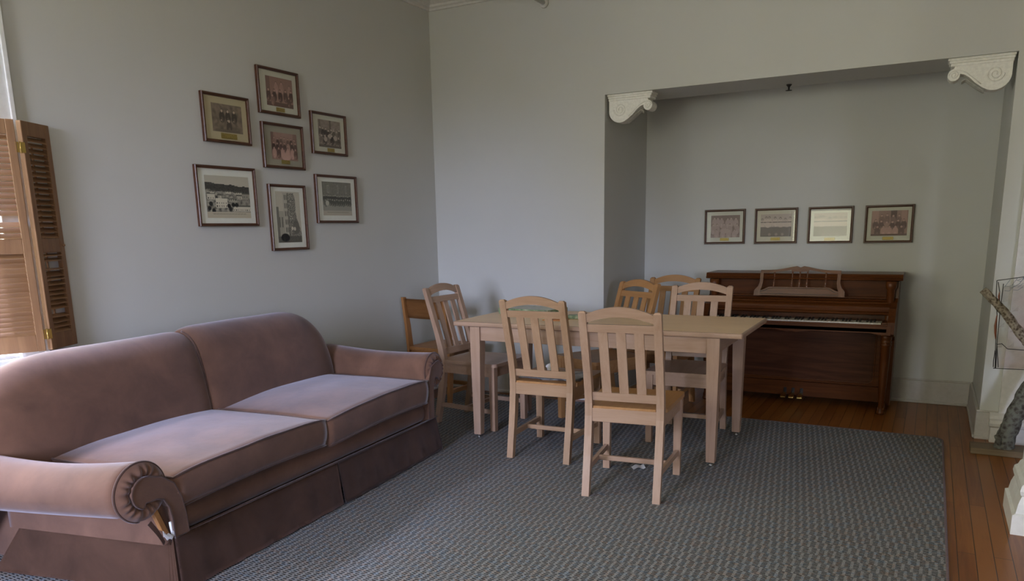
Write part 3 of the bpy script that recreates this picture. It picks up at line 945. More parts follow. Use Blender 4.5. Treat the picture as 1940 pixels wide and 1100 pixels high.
# ------------------------------------------------------------------ table
def make_laminate():
    m, nt, b = new_mat('table_laminate')
    v = coords(nt, (1.2, 14, 14))
    n1 = noise(nt, v, 1.6, 5, .6, 1.2)
    nt.links.new(ramp(nt, n1, [(.3, (.70, .49, .30)), (.7, (.80, .58, .37))]), b.inputs['Base Color'])
    b.inputs['Roughness'].default_value = .42; b.inputs['Specular IOR Level'].default_value = .5
    return m
M_LAM = make_laminate()
TW, TD, TZ = 1.782, .778, .760
t = tag(empty('table', (-1.734, 4.412, RZ), D(1.3)), 'long pale wooden table with tapered legs in the middle of the room', 'table')
TZ -= RZ
bm = new()
box(bm, -TW / 2, TW / 2, -TD / 2, TD / 2, TZ - .030, TZ, .010, seg=3)
for f in bm.faces:
    if f.normal.z > .99: f.material_index = 1
bm.normal_update()
for f in bm.faces:
    f.material_index = 1 if (f.normal.z > .98 and f.calc_area() > .2) else 0
link('tabletop', bm, [MAPLE['x'], M_LAM], t)
LX, LY = .742, .352
for sx in (-1, 1):
    for sy in (-1, 1):
        bm = new()
        rect_sweep(bm, [[(sx * (LX - i) - a, sy * (LY - i) - a, z), (sx * (LX - i) + a, sy * (LY - i) - a, z), (sx * (LX - i) + a, sy * (LY - i) + a, z), (sx * (LX - i) - a, sy * (LY - i) + a, z)]
                        for z, a, i in ((.022, .0235, 0), (.60, .034, .004), (TZ - .031, .034, .004))])
        bevel_all(bm, .003, 1, .8)
        lg = link('leg', bm, MAPLE['z'], t)
        bm = new(); lathe(bm, [(.011, -.0005), (.0125, .004), (.006, .008), (.006, .023)], (sx * LX, sy * LY, 0), 12)
        link('glide', bm, M_STEEL, lg)['label'] = 'metal levelling foot'
for sy in (-1, 1):
    bm = new(); box(bm, -LX + .036, LX - .036, sy * (LY + .006) - .010, sy * (LY + .006) + .010, TZ - .118, TZ - .031, .002, seg=1); link('apron', bm, MAPLE['x'], t)
for sx in (-1, 1):
    bm = new(); box(bm, sx * (LX + .006) - .010, sx * (LX + .006) + .010, -LY + .036, LY - .036, TZ - .118, TZ - .031, .002, seg=1); link('apron', bm, MAPLE['y'], t)
TT = .7605

# ------------------------------------------------------------------ things on the table
def make_game_mat():
    m, nt, b = new_mat('box_print')
    v = coords(nt)
    f = noise(nt, v, 22, 4, .7)
    nt.links.new(ramp(nt, f, [(.35, (.045, .085, .045)), (.5, (.16, .23, .12)), (.68, (.40, .42, .28))]), b.inputs['Base Color'])
    b.inputs['Roughness'].default_value = .45
    return m
M_GAME = make_game_mat()
M_GTOP = plain('box_top_print', (.36, .37, .28), .35, nscale=40, var=.3)
t = tag(empty('game_box', (-2.335, 4.565, TT), D(-8)), 'flat green patterned box lying on the far left of the table', 'box')
bm = new(); box(bm, -.198, .198, -.118, .118, .0, .026); link('tray', bm, M_GAME, t)
bm = new(); box(bm, -.201, .201, -.121, .121, .010, .040, .001, seg=1)
bm.normal_update()
for f in bm.faces: f.material_index = 1 if f.normal.z > .9 else 0
link('lid', bm, [M_GAME, M_GTOP], t)
bm = new(); box(bm, -.05, .05, -.035, .035, 0, .022, .003)
tag(link('card_pouch', bm, M_GAME, loc=(-1.945, 4.40, TT)), 'small green patterned packet on the table near the flat box', 'packet')
bpy.data.objects['card_pouch'].rotation_euler = (0, 0, .3)
bm = new(); box(bm, -.07, .07, -.05, .05, 0, .004)
tag(link('folder', bm, plain('orange_card', (.55, .19, .04), .6), loc=(-2.03, 4.28, TT)), 'thin orange card lying on the table by the green box', 'card')
t = tag(empty('marker', (-1.87, 4.46, TT + .006), .4), 'thin red marker lying on the table top', 'pen')
bm = new(); tube(bm, [(-.05, 0, 0), (.04, 0, 0), (.048, 0, 0), (.056, 0, 0)], [.0055, .0055, .004, .0015], 8); link('body', bm, plain('red_plastic', (.45, .04, .03), .35), t)
bm = new(); tube(bm, [(-.066, 0, 0), (-.048, 0, 0)], .0060, 8); link('cap', bm, M_EBONY, t)

# papers on the seat of the front-left chair
def seat_pt(lx, ly, lz, base=(-1.898, 3.815), a=D(3)):
    return (base[0] + lx * math.cos(a) - ly * math.sin(a), base[1] + lx * math.sin(a) + ly * math.cos(a), RZ + .4515 + lz)
def sheet(name, w, d, loc, rz, mat, label, cat, lift=.004, thick=.0012, group=None):
    bm = new()
    gridsurf(bm, lambda u, v: (w * (u - .5), d * (v - .5), lift * (math.sin(u * PI * 1.3) ** 2 * .8 + .6 * u * v)), 10, 10)
    bmesh.ops.solidify(bm, geom=bm.faces[:], thickness=-thick)
    o = link(name, bm, mat, loc=loc); o.rotation_euler = (0, 0, rz)
    return tag(o, label, cat, group)
sheet('paper', .24, .30, seat_pt(.06, .20, .001), .25, M_PAPER, 'plain white sheet under the leaflet on the front left chair seat', 'paper', .002)
sheet('leaflet', .15, .21, seat_pt(.135, .15, .006), -.35, M_PRINT, 'printed leaflet at the right side of the front left chair seat', 'paper', .010)
sheet('magazine', .21, .24, seat_pt(-.08, .165, .003), .12, M_PRINT, 'magazine seen through the gap at the back of the front left chair', 'magazine', .004, .006)
bm = new()
bmesh.ops.create_icosphere(bm, subdivisions=3, radius=.035)
for v in bm.verts:
    n_ = mnoise.noise(v.co * 45) ; v.co *= (.8 + .5 * n_); v.co.z *= 1.1
tag(link('tissue', bm, M_PAPER, loc=seat_pt(-.005, .16, .050)), 'crumpled white tissue on the papers of the front left chair', 'tissue')
sheet('scrap_of_paper', .07, .05, (-1.33, 3.86, RZ + .001), .6, M_PAPER, 'small scrap of white paper on the rug under the front right chair', 'paper', .012, .001)

# ------------------------------------------------------------------ sofa
SO = Vector((-2.369, 1.707, RZ)); sd = Vector((-.081, .9967, 0)).normalized()
t_sofa = tag(empty('sofa', SO, math.atan2(sd.y, sd.x)), 'brown suede two seat sofa with rolled arms against the left wall', 'sofa')
# local: x = u along the length (near to far), y = v towards the wall, z up
NU = 1.98
def sofa_part(name, bm, mat=M_SOFA, parent=t_sofa, smooth=True): return link(name, bm, mat, parent, smooth)

def flare(v): return .13 * max(0, v)
# base box and front rail
bm = new()
box(bm, .0, 1.90, .05, .80, .06, .225)
def railf(u, v):
    a = v * PI
    return (.0 + 1.88 * u, .075 - .058 * math.sin(a) ** .7, .205 + .115 * (1 - math.cos(a)) / 2)
gridsurf(bm, railf, 30, 12)
box(bm, .01, 1.87, .06, .66, .225, .312)
sofa_part('base', bm, smooth=False)
for p in bpy.data.objects['base'].data.polygons: p.use_smooth = len(p.vertices) == 4 and p.area < .02

# arms: section swept back; (du, z) list around the roll
def arm_section(cu, cz, r, s, inner_u, outer_u):
    """points in (u,z), from inner bottom, up and over the roll to outer bottom; s=-1 near arm, +1 far arm"""
    pts = [(inner_u, .20), (inner_u, .30), (inner_u - s * -.000, cz - .02)]
    for i in range(17):
        a = (-.05 + i / 16 * 1.28) * PI
        pts.append((cu - s * r * math.cos(a), cz + r * math.sin(a)))
    pts += [(outer_u + s * .012, cz - r * .85), (outer_u, .30), (outer_u, .20)]
    return pts
def make_arm(cu, cz, r, s, inner_u, outer_u, length, rise):
    sec = arm_section(cu, cz, r, s, inner_u, outer_u)
    n = len(sec)
    bm = new()
    def fn(a, b):
        k = b * (n - 1); i = min(int(k), n - 2); f = k - i
        u = sec[i][0] * (1 - f) + sec[i + 1][0] * f; z = sec[i][1] * (1 - f) + sec[i + 1][1] * f
        v = .012 + length * a
        z2 = z + rise * (math.sin(a * PI * .5)) * (1 if z > .33 else 0) - .018 * math.sin(a * PI) * (1 if z > cz else 0)
        edge = min(1, a / .03); 
        if a < .03:   # soft front edge
            k2 = math.sqrt(max(0, 1 - (1 - edge) ** 2)); 
            if z > .3: u = cu + (u - cu) * (.93 + .07 * k2); z2 = cz + (z2 - cz) * (.93 + .07 * k2)
        return (u + s * flare(v) * (1 if s < 0 else .6) * (1 if abs(u - inner_u) > .03 or s > 0 else .3), v, z2)
    V = gridsurf(bm, fn, 40, n - 1)
    bm.faces.new([V[0][j] for j in range(n)]); bm.faces.new([V[-1][j] for j in range(n)][::-1])
    return sofa_part('arm', bm)
near = make_arm(-.118, .430, .108, -1, .006, -.045, .72, -.02)
far = make_arm(1.952, .500, .104, 1, 1.842, 1.905, .80, .01)

def arm_front(arm, cu, cz, r, s, tail):
    # gathered ring
    bm = new()
    def ring(a, b):
        th = a * 2 * PI; rr = .052 + (r * .97 - .052) * b
        rip = .0045 * math.sin(th * 17 + 1.3 * math.sin(th * 5)) * math.sin(PI * min(1, b * 1.1)) * (1.2 - b * .5)
        v = .012 - .026 * math.sin(PI * (.18 + .72 * b)) + rip
        return (cu + rr * math.cos(th), v, cz + rr * math.sin(th))
    gridsurf(bm, ring, 150, 8)
    sofa_part('gathered_ruffle', bm, M_SOFA, arm)
    # panel with a tail that runs down to the base
    bm = new()
    left, right = [], []
    for i, (u, z, w) in enumerate(tail):
        if i == 0: d = Vector((tail[1][0] - u, tail[1][1] - z))
        elif i == len(tail) - 1: d = Vector((u - tail[i - 1][0], z - tail[i - 1][1]))
        else: d = Vector((tail[i + 1][0] - tail[i - 1][0], tail[i + 1][1] - tail[i - 1][1]))
        d.normalize(); nn = Vector((-d.y, d.x))
        left.append((u + nn.x * w, z + nn.y * w)); right.append((u - nn.x * w, z - nn.y * w))
    base_a = math.atan2(left[0][1] - cz, left[0][0] - cu); 
    end_a = math.atan2(right[0][1] - cz, right[0][0] - cu)
    # go round the far side of the circle
    d0 = (tail[1][0] - tail[0][0], tail[1][1] - tail[0][1]); away = math.atan2(-d0[1], -d0[0])
    def un(a, ref):
        while a - ref > PI: a -= 2 * PI
        while a - ref < -PI: a += 2 * PI
        return a
    a1, a2 = un(base_a, away), un(end_a, away)
    circ = [(cu + .056 * math.cos(a1 + (a2 - a1) * i / 20), cz + .056 * math.sin(a1 + (a2 - a1) * i / 20)) for i in range(21)]
    poly = left[::-1] + circ[1:-1] + right
    prism(bm, poly, 'y', -.020, .012); bevel_all(bm, .006, 3, .8)
    sofa_part('scroll_panel', bm, M_SOFA, arm, smooth=False)
    bm = new()
    tube(bm, [(u, -.019, z) for u, z in poly], .0032, 6, closed=True)
    def arc(i): 
        a = (1.17 + (-.05 - 1.17) * i / 40) * PI if False else (-.22 + i / 40 * 1.66) * PI
        return (cu - s * r * .985 * math.cos(a), .008, cz + r * .985 * math.sin(a))
    tube(bm, [arc(i) for i in range(41)], .0048, 8)
    sofa_part('piping', bm, M_PIPE, arm)
arm_front(near, -.118, .430, .108, -1, [(-.114, .440, .046), (-.06, .430, .040), (-.022, .405, .034), (.002, .355, .030), (.012, .30, .030), (.016, .225, .032)])
arm_front(far, 1.952, .500, .104, 1, [(1.948, .505, .050), (1.905, .50, .040), (1.882, .46, .030), (1.872, .40, .026), (1.868, .32, .026), (1.866, .225, .030)])

# torn place below the near scroll: bare frame wood and wadding
bm = new()
hexa(bm, [(-.055, -.004, .262), (-.025, -.004, .235), (-.022, .02, .235), (-.052, .02, .262), (-.085, -.004, .345), (-.068, -.004, .35), (-.065, .02, .35), (-.082, .02, .345)])
o = sofa_part('exposed_frame', bm, ORANGE['z'], near, False); o['label'] = 'bare wood showing through the torn cover'
bm = new()
def wad(u, v): 
    return (-.062 + .062 * u, -.012 - .008 * math.sin(PI * u) * math.sin(PI * v), .222 + .022 * v + .020 * (u - .5) ** 2 * 4 + .004 * math.sin(u * 19 + v * 7))
gridsurf(bm, wad, 14, 6); bmesh.ops.solidify(bm, geom=bm.faces[:], thickness=.008)
hexa(bm, [(-.022, -.012, .235), (-.012, -.012, .235), (-.012, -.006, .235), (-.022, -.006, .235), (-.028, -.012, .285), (-.018, -.012, .287), (-.018, -.006, .287), (-.028, -.006, .285)])
o = sofa_part('wadding', bm, M_PAPER, near); o['label'] = 'white wadding hanging out of the tear'
bm = new()
def flap(u, v): return (-.100 + .050 * u - .016 * v * (1 - u * .4), -.006 - .006 * math.sin(PI * u), .318 - .100 * u - .010 * v)
gridsurf(bm, flap, 12, 4); bmesh.ops.solidify(bm, geom=bm.faces[:], thickness=.004)
sofa_part('torn_flap', bm, M_SOFA, near)

# seat cushions
def cushion(u0, u1, v0, v1, zb, zt, name='seat_cushion', crown=.045, tilt=.0):
    bm = new()
    nu, nv = 22, 18
    def prof(x, e=.10):   # rounded-rectangle fall-off
        return min(1, (min(x, 1 - x) / e)) 
    def top(a, b):
        k = (1 - (2 * a - 1) ** 4) * (1 - (2 * b - 1) ** 4)
        z = zt - .012 + (crown + .010) * (1 - (2 * a - 1) ** 2) ** .8 * (1 - (1.6 * b - .75) ** 2 * .75) * .8
        fr = .014 * math.sin(PI * a) if b < .001 else .014 * math.sin(PI * a) * max(0, 1 - b * 2)
        return (u0 + (u1 - u0) * a, v0 + (v1 - v0) * b - fr, z + tilt * (a - .5) + .004 * mnoise.noise((a * 4, b * 4, u0)))
    def bot(a, b):
        p = top(a, b)
        return (u0 + .006 + (u1 - u0 - .012) * a, v0 + .004 + (v1 - v0) * b - (p[1] - v0 - (v1 - v0) * b) * -1.0, zb + .016 * math.sin(PI * a) * (1 - b) * 1.2 + tilt * (a - .5) * .8)
    T = gridsurf(bm, top, nu, nv); B = gridsurf(bm, bot, nu, nv)
    # side band with a bulge
    loopT = [T[i][0] for i in range(nu + 1)] + [T[nu][j] for j in range(1, nv + 1)] + [T[i][nv] for i in range(nu - 1, -1, -1)] + [T[0][j] for j in range(nv - 1, 0, -1)]
    loopB = [B[i][0] for i in range(nu + 1)] + [B[nu][j] for j in range(1, nv + 1)] + [B[i][nv] for i in range(nu - 1, -1, -1)] + [B[0][j] for j in range(nv - 1, 0, -1)]
    cu, cv = (u0 + u1) / 2, (v0 + v1) / 2
    rings = [loopT]
    for k in range(1, 6):
        f = k / 6; ring = []
        for p, q in zip(loopT, loopB):
            c = p.co.lerp(q.co, f); d = Vector((c.x - cu, c.y - cv, 0))
            dx = .010 * math.sin(PI * f)
            if abs(d.x) / ((u1 - u0) / 2) > abs(d.y) / ((v1 - v0) / 2): c.x += math.copysign(dx * .3, d.x)
            else: c.y += math.copysign(dx, d.y)
            ring.append(bm.verts.new(c))
        rings.append(ring)
    rings.append(loopB)
    n = len(loopT)
    for A, B_ in zip(rings, rings[1:]):
        for i in range(n):
            j = (i + 1) % n
            f = bm.faces.new((A[i], A[j], B_[j], B_[i])); f.smooth = True
    ptsT = [v.co.copy() for v in loopT]; ptsB = [v.co.copy() for v in loopB]
    o = sofa_part(name, bm)
    bm = new(); tube(bm, ptsT, .0046, 6, closed=True); tube(bm, ptsB, .0046, 6, closed=True)
    sofa_part('piping', bm, M_PIPE, o)
    return o
c_near = cushion(.010, .898, -.012, .70, .326, .458, tilt=.004)
c_far = cushion(.905, 1.836, -.018, .70, .322, .462, tilt=.016)
bm = new(); box(bm, 1.155, 1.180, .004, .009, .318, .325); o = sofa_part('care_tag', bm, M_PAPER, c_far, False); o['label'] = 'white care tag'

# backs
BACK = [(.640, .36), (.648, .44), (.665, .54), (.685, .64), (.708, .72), (.735, .785), (.775, .832), (.822, .852), (.872, .842), (.915, .80), (.945, .70), (.955, .50), (.955, .10)]
def back(u0, u1, kfun, name='backrest'):
    bm = new(); nu, nv = 44, 48
    def fn(a, b):
        # ease the columns towards the ends
        a = .5 - .5 * math.cos(PI * a) if True else a
        u = u0 + (u1 - u0) * a
        k = b * (len(BACK) - 1); i = min(int(k), len(BACK) - 2); f = k - i
        p0 = BACK[max(i - 1, 0)]; p1 = BACK[i]; p2 = BACK[i + 1]; p3 = BACK[min(i + 2, len(BACK) - 1)]
        def cr(c): return .5 * (2 * p1[c] + (p2[c] - p0[c]) * f + (2 * p0[c] - 5 * p1[c] + 4 * p2[c] - p3[c]) * f * f + (3 * p1[c] - p0[c] - 3 * p2[c] + p3[c]) * f ** 3)
        v, z = cr(0), cr(1)
        kz, pull = kfun(a, u)
        z2 = .36 + (z - .36) * kz if z > .36 else z
        front = max(0, 1 - b * 1.7)
        bulge = .020 * math.sin(PI * min(1, b * 1.6)) * (1 - (2 * a - 1) ** 4) if b < .62 else 0
        v2 = v + pull * front - bulge
        if b > .6: v2 -= pull * .5 * min(1, (b - .6) / .2)
        return (u, v2, z2 + .004 * mnoise.noise((u * 3, b * 5, 1.1)))
    V = gridsurf(bm, fn, nu, nv)
    bm.faces.new([V[0][j] for j in range(nv + 1)]); bm.faces.new([V[nu][j] for j in range(nv + 1)][::-1])
    edge = [V[nu if name == 'n' else 0][j].co.copy() for j in range(0, int(nv * .62))]
    return sofa_part('backrest', bm), edge
def end_round(x, w):   # x distance from the end
    if x >= w: return 1
    q = 1 - x / w
    return math.sqrt(max(0, 1 - q ** 2.2))
def k_near(a, u):
    e = end_round(u + .20, .42); s = end_round(.872 - u, .10)
    return (.55 + .43 * e) * (.955 + .045 * s), .05 * (1 - e) + .022 * (1 - s)
def k_far(a, u):
    e = end_round(1.915 - u, .36); s = end_round(u - .872, .12)
    return (.50 + .515 * e) * (.955 + .045 * s), .06 * (1 - e) + .022 * (1 - s)
b1, _ = back(-.20, .872, k_near)
b2, edge = back(.872, 1.915, k_far)
bm = new(); tube(bm, [(p.x, p.y - .003, p.z + .001) for p in edge], .005, 6)
sofa_part('piping', bm, M_PIPE, b2)
# pleats over the top at the seam
bm = new()
for du, z0 in ((.03, .0), (.075, .002)):
    tube(bm, [(.878 + du * .3, .742, .773), (.885 + du, .775, .822), (.89 + du * 1.6, .83, .845 + z0)], [.004, .006, .002], 6)
sofa_part('pleat', bm, M_SOFA, b2)

# skirts
def skirt(path, top_z, name='skirt'):
    """path: list of ((u,v) top, (u,v) bottom)"""
    bm = new()
    n = len(path) - 1
    def fn(a, b):
        k = a * n; i = min(int(k), n - 1); f = k - i
        tu = [path[i][0][c] * (1 - f) + path[i + 1][0][c] * f for c in (0, 1)]
        bu = [path[i][1][c] * (1 - f) + path[i + 1][1][c] * f for c in (0, 1)]
        bb = 1 - (1 - b) ** 1.5
        w = .0025 * math.sin(a * 40) * b
        return (tu[0] + (bu[0] - tu[0]) * b, tu[1] + (bu[1] - tu[1]) * b + w, top_z + (.004 - top_z) * b)
    gridsurf(bm, fn, 60, 10)
    bmesh.ops.solidify(bm, geom=bm.faces[:], thickness=.005)
    return sofa_part(name, bm)
sk1 = skirt([((.0, .006), (-.012, -.020)), ((.983, .006), (.983, -.022))], .222)
sk2 = skirt([((.987, .004), (.989, -.026)), ((1.965, .012), (2.002, -.012))], .216)
sk3 = skirt([((-.004, .010), (-.018, -.012)), ((-.012, .03), (-.034, .03)), ((-.115, .69), (-.158, .84))], .218)
sk4 = skirt([((1.965, .016), (2.004, -.008)), ((1.99, .45), (2.04, .45)), ((1.98, .92), (2.02, .94))], .216)
bm = new()
prism(bm, [(-.006, .012), (.02, .012), (.02, .05), (-.006, .05)], 'z', .004, .215); sofa_part('corner_pleat', bm, M_SOFA, sk1, False)
bm = new()
tube(bm, [(-.004, .0, .222), (.5, .0, .221), (.985, .0, .219), (1.5, .002, .217), (1.968, .006, .216)], .0042, 6)
tube(bm, [(-.006, .002, .220), (-.02, .06, .219), (-.117, .69, .218)], .0042, 6)
sofa_part('piping', bm, M_PIPE, sk1)
# outside back panel behind the near arm
bm = new(); box(bm, -.09, 1.93, .70, .93, .03, .40, .01); sofa_part('frame', bm, M_SOFA, t_sofa, False)

# ------------------------------------------------------------------ piano
PX0, PX1 = -1.492, -.178
t = tag(empty('piano', (0, 0, .0)), 'dark walnut upright piano standing in the alcove', 'piano')
W = WALNUT
PYB = 6.262
for x0, x1 in ((PX0, PX0 + .045), (PX1 - .045, PX1)):
    bm = new()
    prism(bm, [(5.95, .03), (PYB, .03), (PYB, .915), (5.955, .915), (5.945, .80), (5.90, .775), (5.80, .74), (5.735, .68), (5.705, .655), (5.705, .575), (5.76, .55), (5.90, .545), (5.95, .50)], 'x', x0, x1)
    bevel_all(bm, .004, 1, .6)
    link('side', bm, W['z'], t)
bm = new()
prism(bm, [(5.918, .922), (5.905, .926), (5.902, .934), (5.914, .940), (5.910, .948), (5.916, .953), (5.912, .958), (5.922, .966), (PYB + .004, .966), (PYB + .004, .922)], 'x', PX0 - .022, PX1 + .022)
link('lid', bm, W['x'], t)
bm = new(); box(bm, PX0 + .045, PX1 - .045, 6.0, PYB, .05, .915); link('back', bm, W['x'], t)
bm = new(); box(bm, PX0 + .046, PX1 - .046, 5.975, 6.002, .79, .921, .002, seg=1)
box(bm, PX0 + .046, PX1 - .046, 5.955, 5.976, .790, .806, .003, seg=1)
link('upper_panel', bm, PANELW['x'], t)
# fallboard: stepped moulding and a rolled front
bm = new()
prism(bm, [(5.985, .79), (5.905, .79), (5.898, .783), (5.905, .777), (5.89, .772), (5.884, .764), (5.892, .757), (5.878, .752), (5.866, .742), (5.860, .728), (5.862, .712), (5.872, .70), (5.868, .694), (5.872, .688), (5.885, .684), (5.985, .684)], 'x', PX0 + .046, PX1 - .046)
link('fallboard', bm, W['x'], t)
bm = new()
box(bm, PX0 + .046, PX1 - .046, 5.70, 5.985, .585, .612, .002, seg=1)
n = 40; secs = []
for i in range(n + 1):
    a = i / n; x = PX0 + .02 + (PX1 - PX0 - .04) * a
    m_ = abs(a - .5) * 2
    dz = .010 * (1 if .16 < m_ < .86 else 0) + .006 * math.exp(-((m_ - .9) / .06) ** 2)
    dz = .012 * min(1, max(0, (m_ - .10) / .08)) - .012 * min(1, max(0, (m_ - .80) / .1)) + (.004 * math.cos(m_ * 60) if m_ < .12 else 0)
    secs.append([(x, 5.700, .568 + dz), (x, 5.722, .568 + dz), (x, 5.722, .638), (x, 5.700, .638)])
rect_sweep(bm, secs)
box(bm, PX0 + .04, PX1 - .04, 5.694, 5.718, .628, .640, .004, seg=2)
link('keybed', bm, W['x'], t)
KX1 = -.262; KW = .0226
for i in range(52):
    x1 = KX1 - i * KW
    bm = new(); box(bm, x1 - KW + .0006, x1 - .0006, 5.722, 5.872, .622, .6465, .0012, seg=1)
    link('white_key', bm, M_IVORY, t)
pat = [0, 1, 0, 1, 1, 0, 1]   # from the top note down: C | B A# ...
names = 'CBAGFED'
for i in range(1, 52):
    nm = names[i % 7]      # the white key to the left of this gap
    up = names[(i - 1) % 7]
    if (nm, up) in (('A', 'B'), ('G', 'A'), ('F', 'G'), ('D', 'E'), ('C', 'D')):
        x = KX1 - i * KW
        bm = new()
        rect_sweep(bm, [[(x - .0056, 5.772, .6465), (x + .0056, 5.772, .6465), (x + .0056, 5.872, .6465), (x - .0056, 5.872, .6465)],
                        [(x - .0046, 5.780, .6585), (x + .0046, 5.780, .6585), (x + .0046, 5.872, .6585), (x - .0046, 5.872, .6585)]])
        link('black_key', bm, M_EBONY, t)
bm = new()
for a, b in ((PX0 + .046, KX1 - 52 * KW - .002), (KX1 + .002, PX1 - .046)): box(bm, a, b, 5.722, 5.872, .612, .652, .004)
link('key_block', bm, W['x'], t)
# lower front
bm = new()
box(bm, PX0 + .045, PX1 - .045, 5.918, 6.0, .055, .165, .002, seg=1)
box(bm, PX0 + .045, PX1 - .045, 5.925, 6.0, .168, .585)
link('lower_panel', bm, PANELW['x'], t)
bm = new()
def rr(x0, x1, z0, z1, r, y, k=6):
    P = []
    for cx, cz, a0 in ((x1 - r, z1 - r, 0), (x0 + r, z1 - r, PI / 2), (x0 + r, z0 + r, PI), (x1 - r, z0 + r, 1.5 * PI)):
        for i in range(k + 1):
            a = a0 + i / k * PI / 2; P.append((cx + r * math.cos(a), y, cz + r * math.sin(a)))
    return P
tube(bm, rr(PX0 + .10, PX1 - .115, .188, .555, .035, 5.924), .0048, 8, closed=True)
link('panel_moulding', bm, W['x'], t)
bm = new(); prism(bm, [(p[0], p[2]) for p in rr(PX0 + .105, PX1 - .12, .193, .55, .032, 0)], 'y', 5.9215, 5.925); link('inset_panel', bm, wood('dark_walnut', (.035, .012, .006), (.060, .021, .009), (.09, .033, .014), 'x', .4, .8, 0, .12), t)
# front legs: turned columns
for s, xx in ((-1, PX0 + .042), (1, PX1 - .047)):
    bm = new()
    lathe(bm, [(.020, .001), (.026, .006), (.027, .018), (.020, .030), (.016, .040), (.019, .052), (.017, .075), (.021, .10), (.026, .20), (.031, .36), (.032, .485), (.036, .49), (.036, .500), (.031, .503), (.036, .508), (.036, .518), (.031, .522), (.035, .53), (.036, .545), (.036, .572)], (xx, 5.772, 0), 18)
    lg = link('leg', bm, W['z'], t)
    bm = new(); lathe(bm, [(.034, .58), (.034, .60), (.026, .61), (.025, .74), (.026, .86), (.034, .872), (.036, .885), (.036, .92)], (xx, 5.915, 0), 18)
    link('column', bm, W['z'], t)
    bm = new(); box(bm, xx - .022, xx + .022, 5.76, 5.95, .02, .055, .008); link('toe_block', bm, W['y'], t)
# pedals
for px in (-.889, -.832, -.772):
    bm = new()
    rect_sweep(bm, [[(px - .009, 5.93, .068), (px + .009, 5.93, .068), (px + .009, 5.93, .080), (px - .009, 5.93, .080)],
                    [(px - .010, 5.87, .066), (px + .010, 5.87, .066), (px + .010, 5.87, .077), (px - .010, 5.87, .077)],
                    [(px - .020, 5.835, .060), (px + .020, 5.835, .060), (px + .020, 5.835, .069), (px - .020, 5.835, .069)],
                    [(px - .017, 5.815, .056), (px + .017, 5.815, .056), (px + .017, 5.815, .064), (px - .017, 5.815, .064)]])
    bevel_all(bm, .003, 2, .7)
    p = link('pedal', bm, M_BRASS, t); 
    bm = new(); box(bm, px - .011, px + .011, 5.912, 5.918, .062, .115, .003); link('pedal_slot', bm, M_BLACKM, p)
# music desk: base panel, two curved uprights, arched rail and five spindles
ms = empty('music_desk', (0, 0, 0)); ms.parent = t
def desk_y(z): return 5.872 + (z - .80) * .28
DX0, DX1 = -1.143, -.517; DXC = (DX0 + DX1) / 2
ms_parts = []
def dz(pts, th=.011):
    """plate in the leaning desk plane from an (x,z) outline"""
    bm = new()
    A = [bm.verts.new((x, desk_y(z) - th, z)) for x, z in pts]; B = [bm.verts.new((x, desk_y(z) + th, z)) for x, z in pts]
    n = len(pts)
    for i in range(n):
        j = (i + 1) % n; bm.faces.new((A[i], A[j], B[j], B[i]))
    bm.faces.new(A[::-1]); bm.faces.new(B)
    return bm
base_o = [(DX0, .808), (DX1, .808), (DX1, .842), (DX1 - .055, .846), (DX1 - .085, .860), (DX1 - .105, .870), (DX0 + .105, .870), (DX0 + .085, .860), (DX0 + .055, .846), (DX0, .842)]
bm = dz(base_o, .012); link('ledge', bm, DESKW['x'], ms)
bm = new()
inn = [(DX0 + .045, .819), (DX1 - .045, .819), (DX1 - .045, .836), (DX1 - .075, .840), (DX1 - .108, .861), (DX0 + .108, .861), (DX0 + .075, .840), (DX0 + .045, .836)]
tube(bm, [(x, desk_y(z) - .0125, z) for x, z in inn], .0016, 6, closed=True); link('inlay_groove', bm, M_EBONY, ms)
for s in (-1, 1):
    e = DX0 if s < 0 else DX1
    o = [(e, .806), (e - s * .042, .806), (e - s * .042, .842), (e - s * .052, .866), (e - s * .058, .90), (e - s * .058, .972), (e - s * .034, .972), (e - s * .036, .905), (e - s * .026, .872), (e - s * .006, .850), (e, .842)]
    bm = dz(o, .0135); link('upright', bm, DESKW['z'], ms)
top = []
n = 24
for i in range(n + 1):
    a = i / n * 2 - 1; x = DXC + a * .277
    h = .990 + .030 * math.exp(-(a / .42) ** 2) - (.010 * math.exp(-(a / .035) ** 2))
    top.append((x, h))
under = [(DXC + .277, .968), (DXC + .22, .968), (DXC + .10, .985), (DXC + .062, .990), (DXC + .058, .980), (DXC - .058, .980), (DXC - .062, .990), (DXC - .10, .985), (DXC - .22, .968), (DXC - .277, .968)]
bm = dz(top + under, .011); link('crest', bm, DESKW['x'], ms)
for dx in (-.178, -.052, 0, .052, .178):
    bm = new(); x = DXC + dx
    P = [.868, .880, .884, .894, .904, .910, .930, .955, .986]; R_ = [.008, .008, .0045, .008, .0085, .005, .0042, .0050, .0055]
    tube(bm, [(x, desk_y(z), z) for z in P], R_, 10); link('spindle', bm, DESKW['z'], ms)

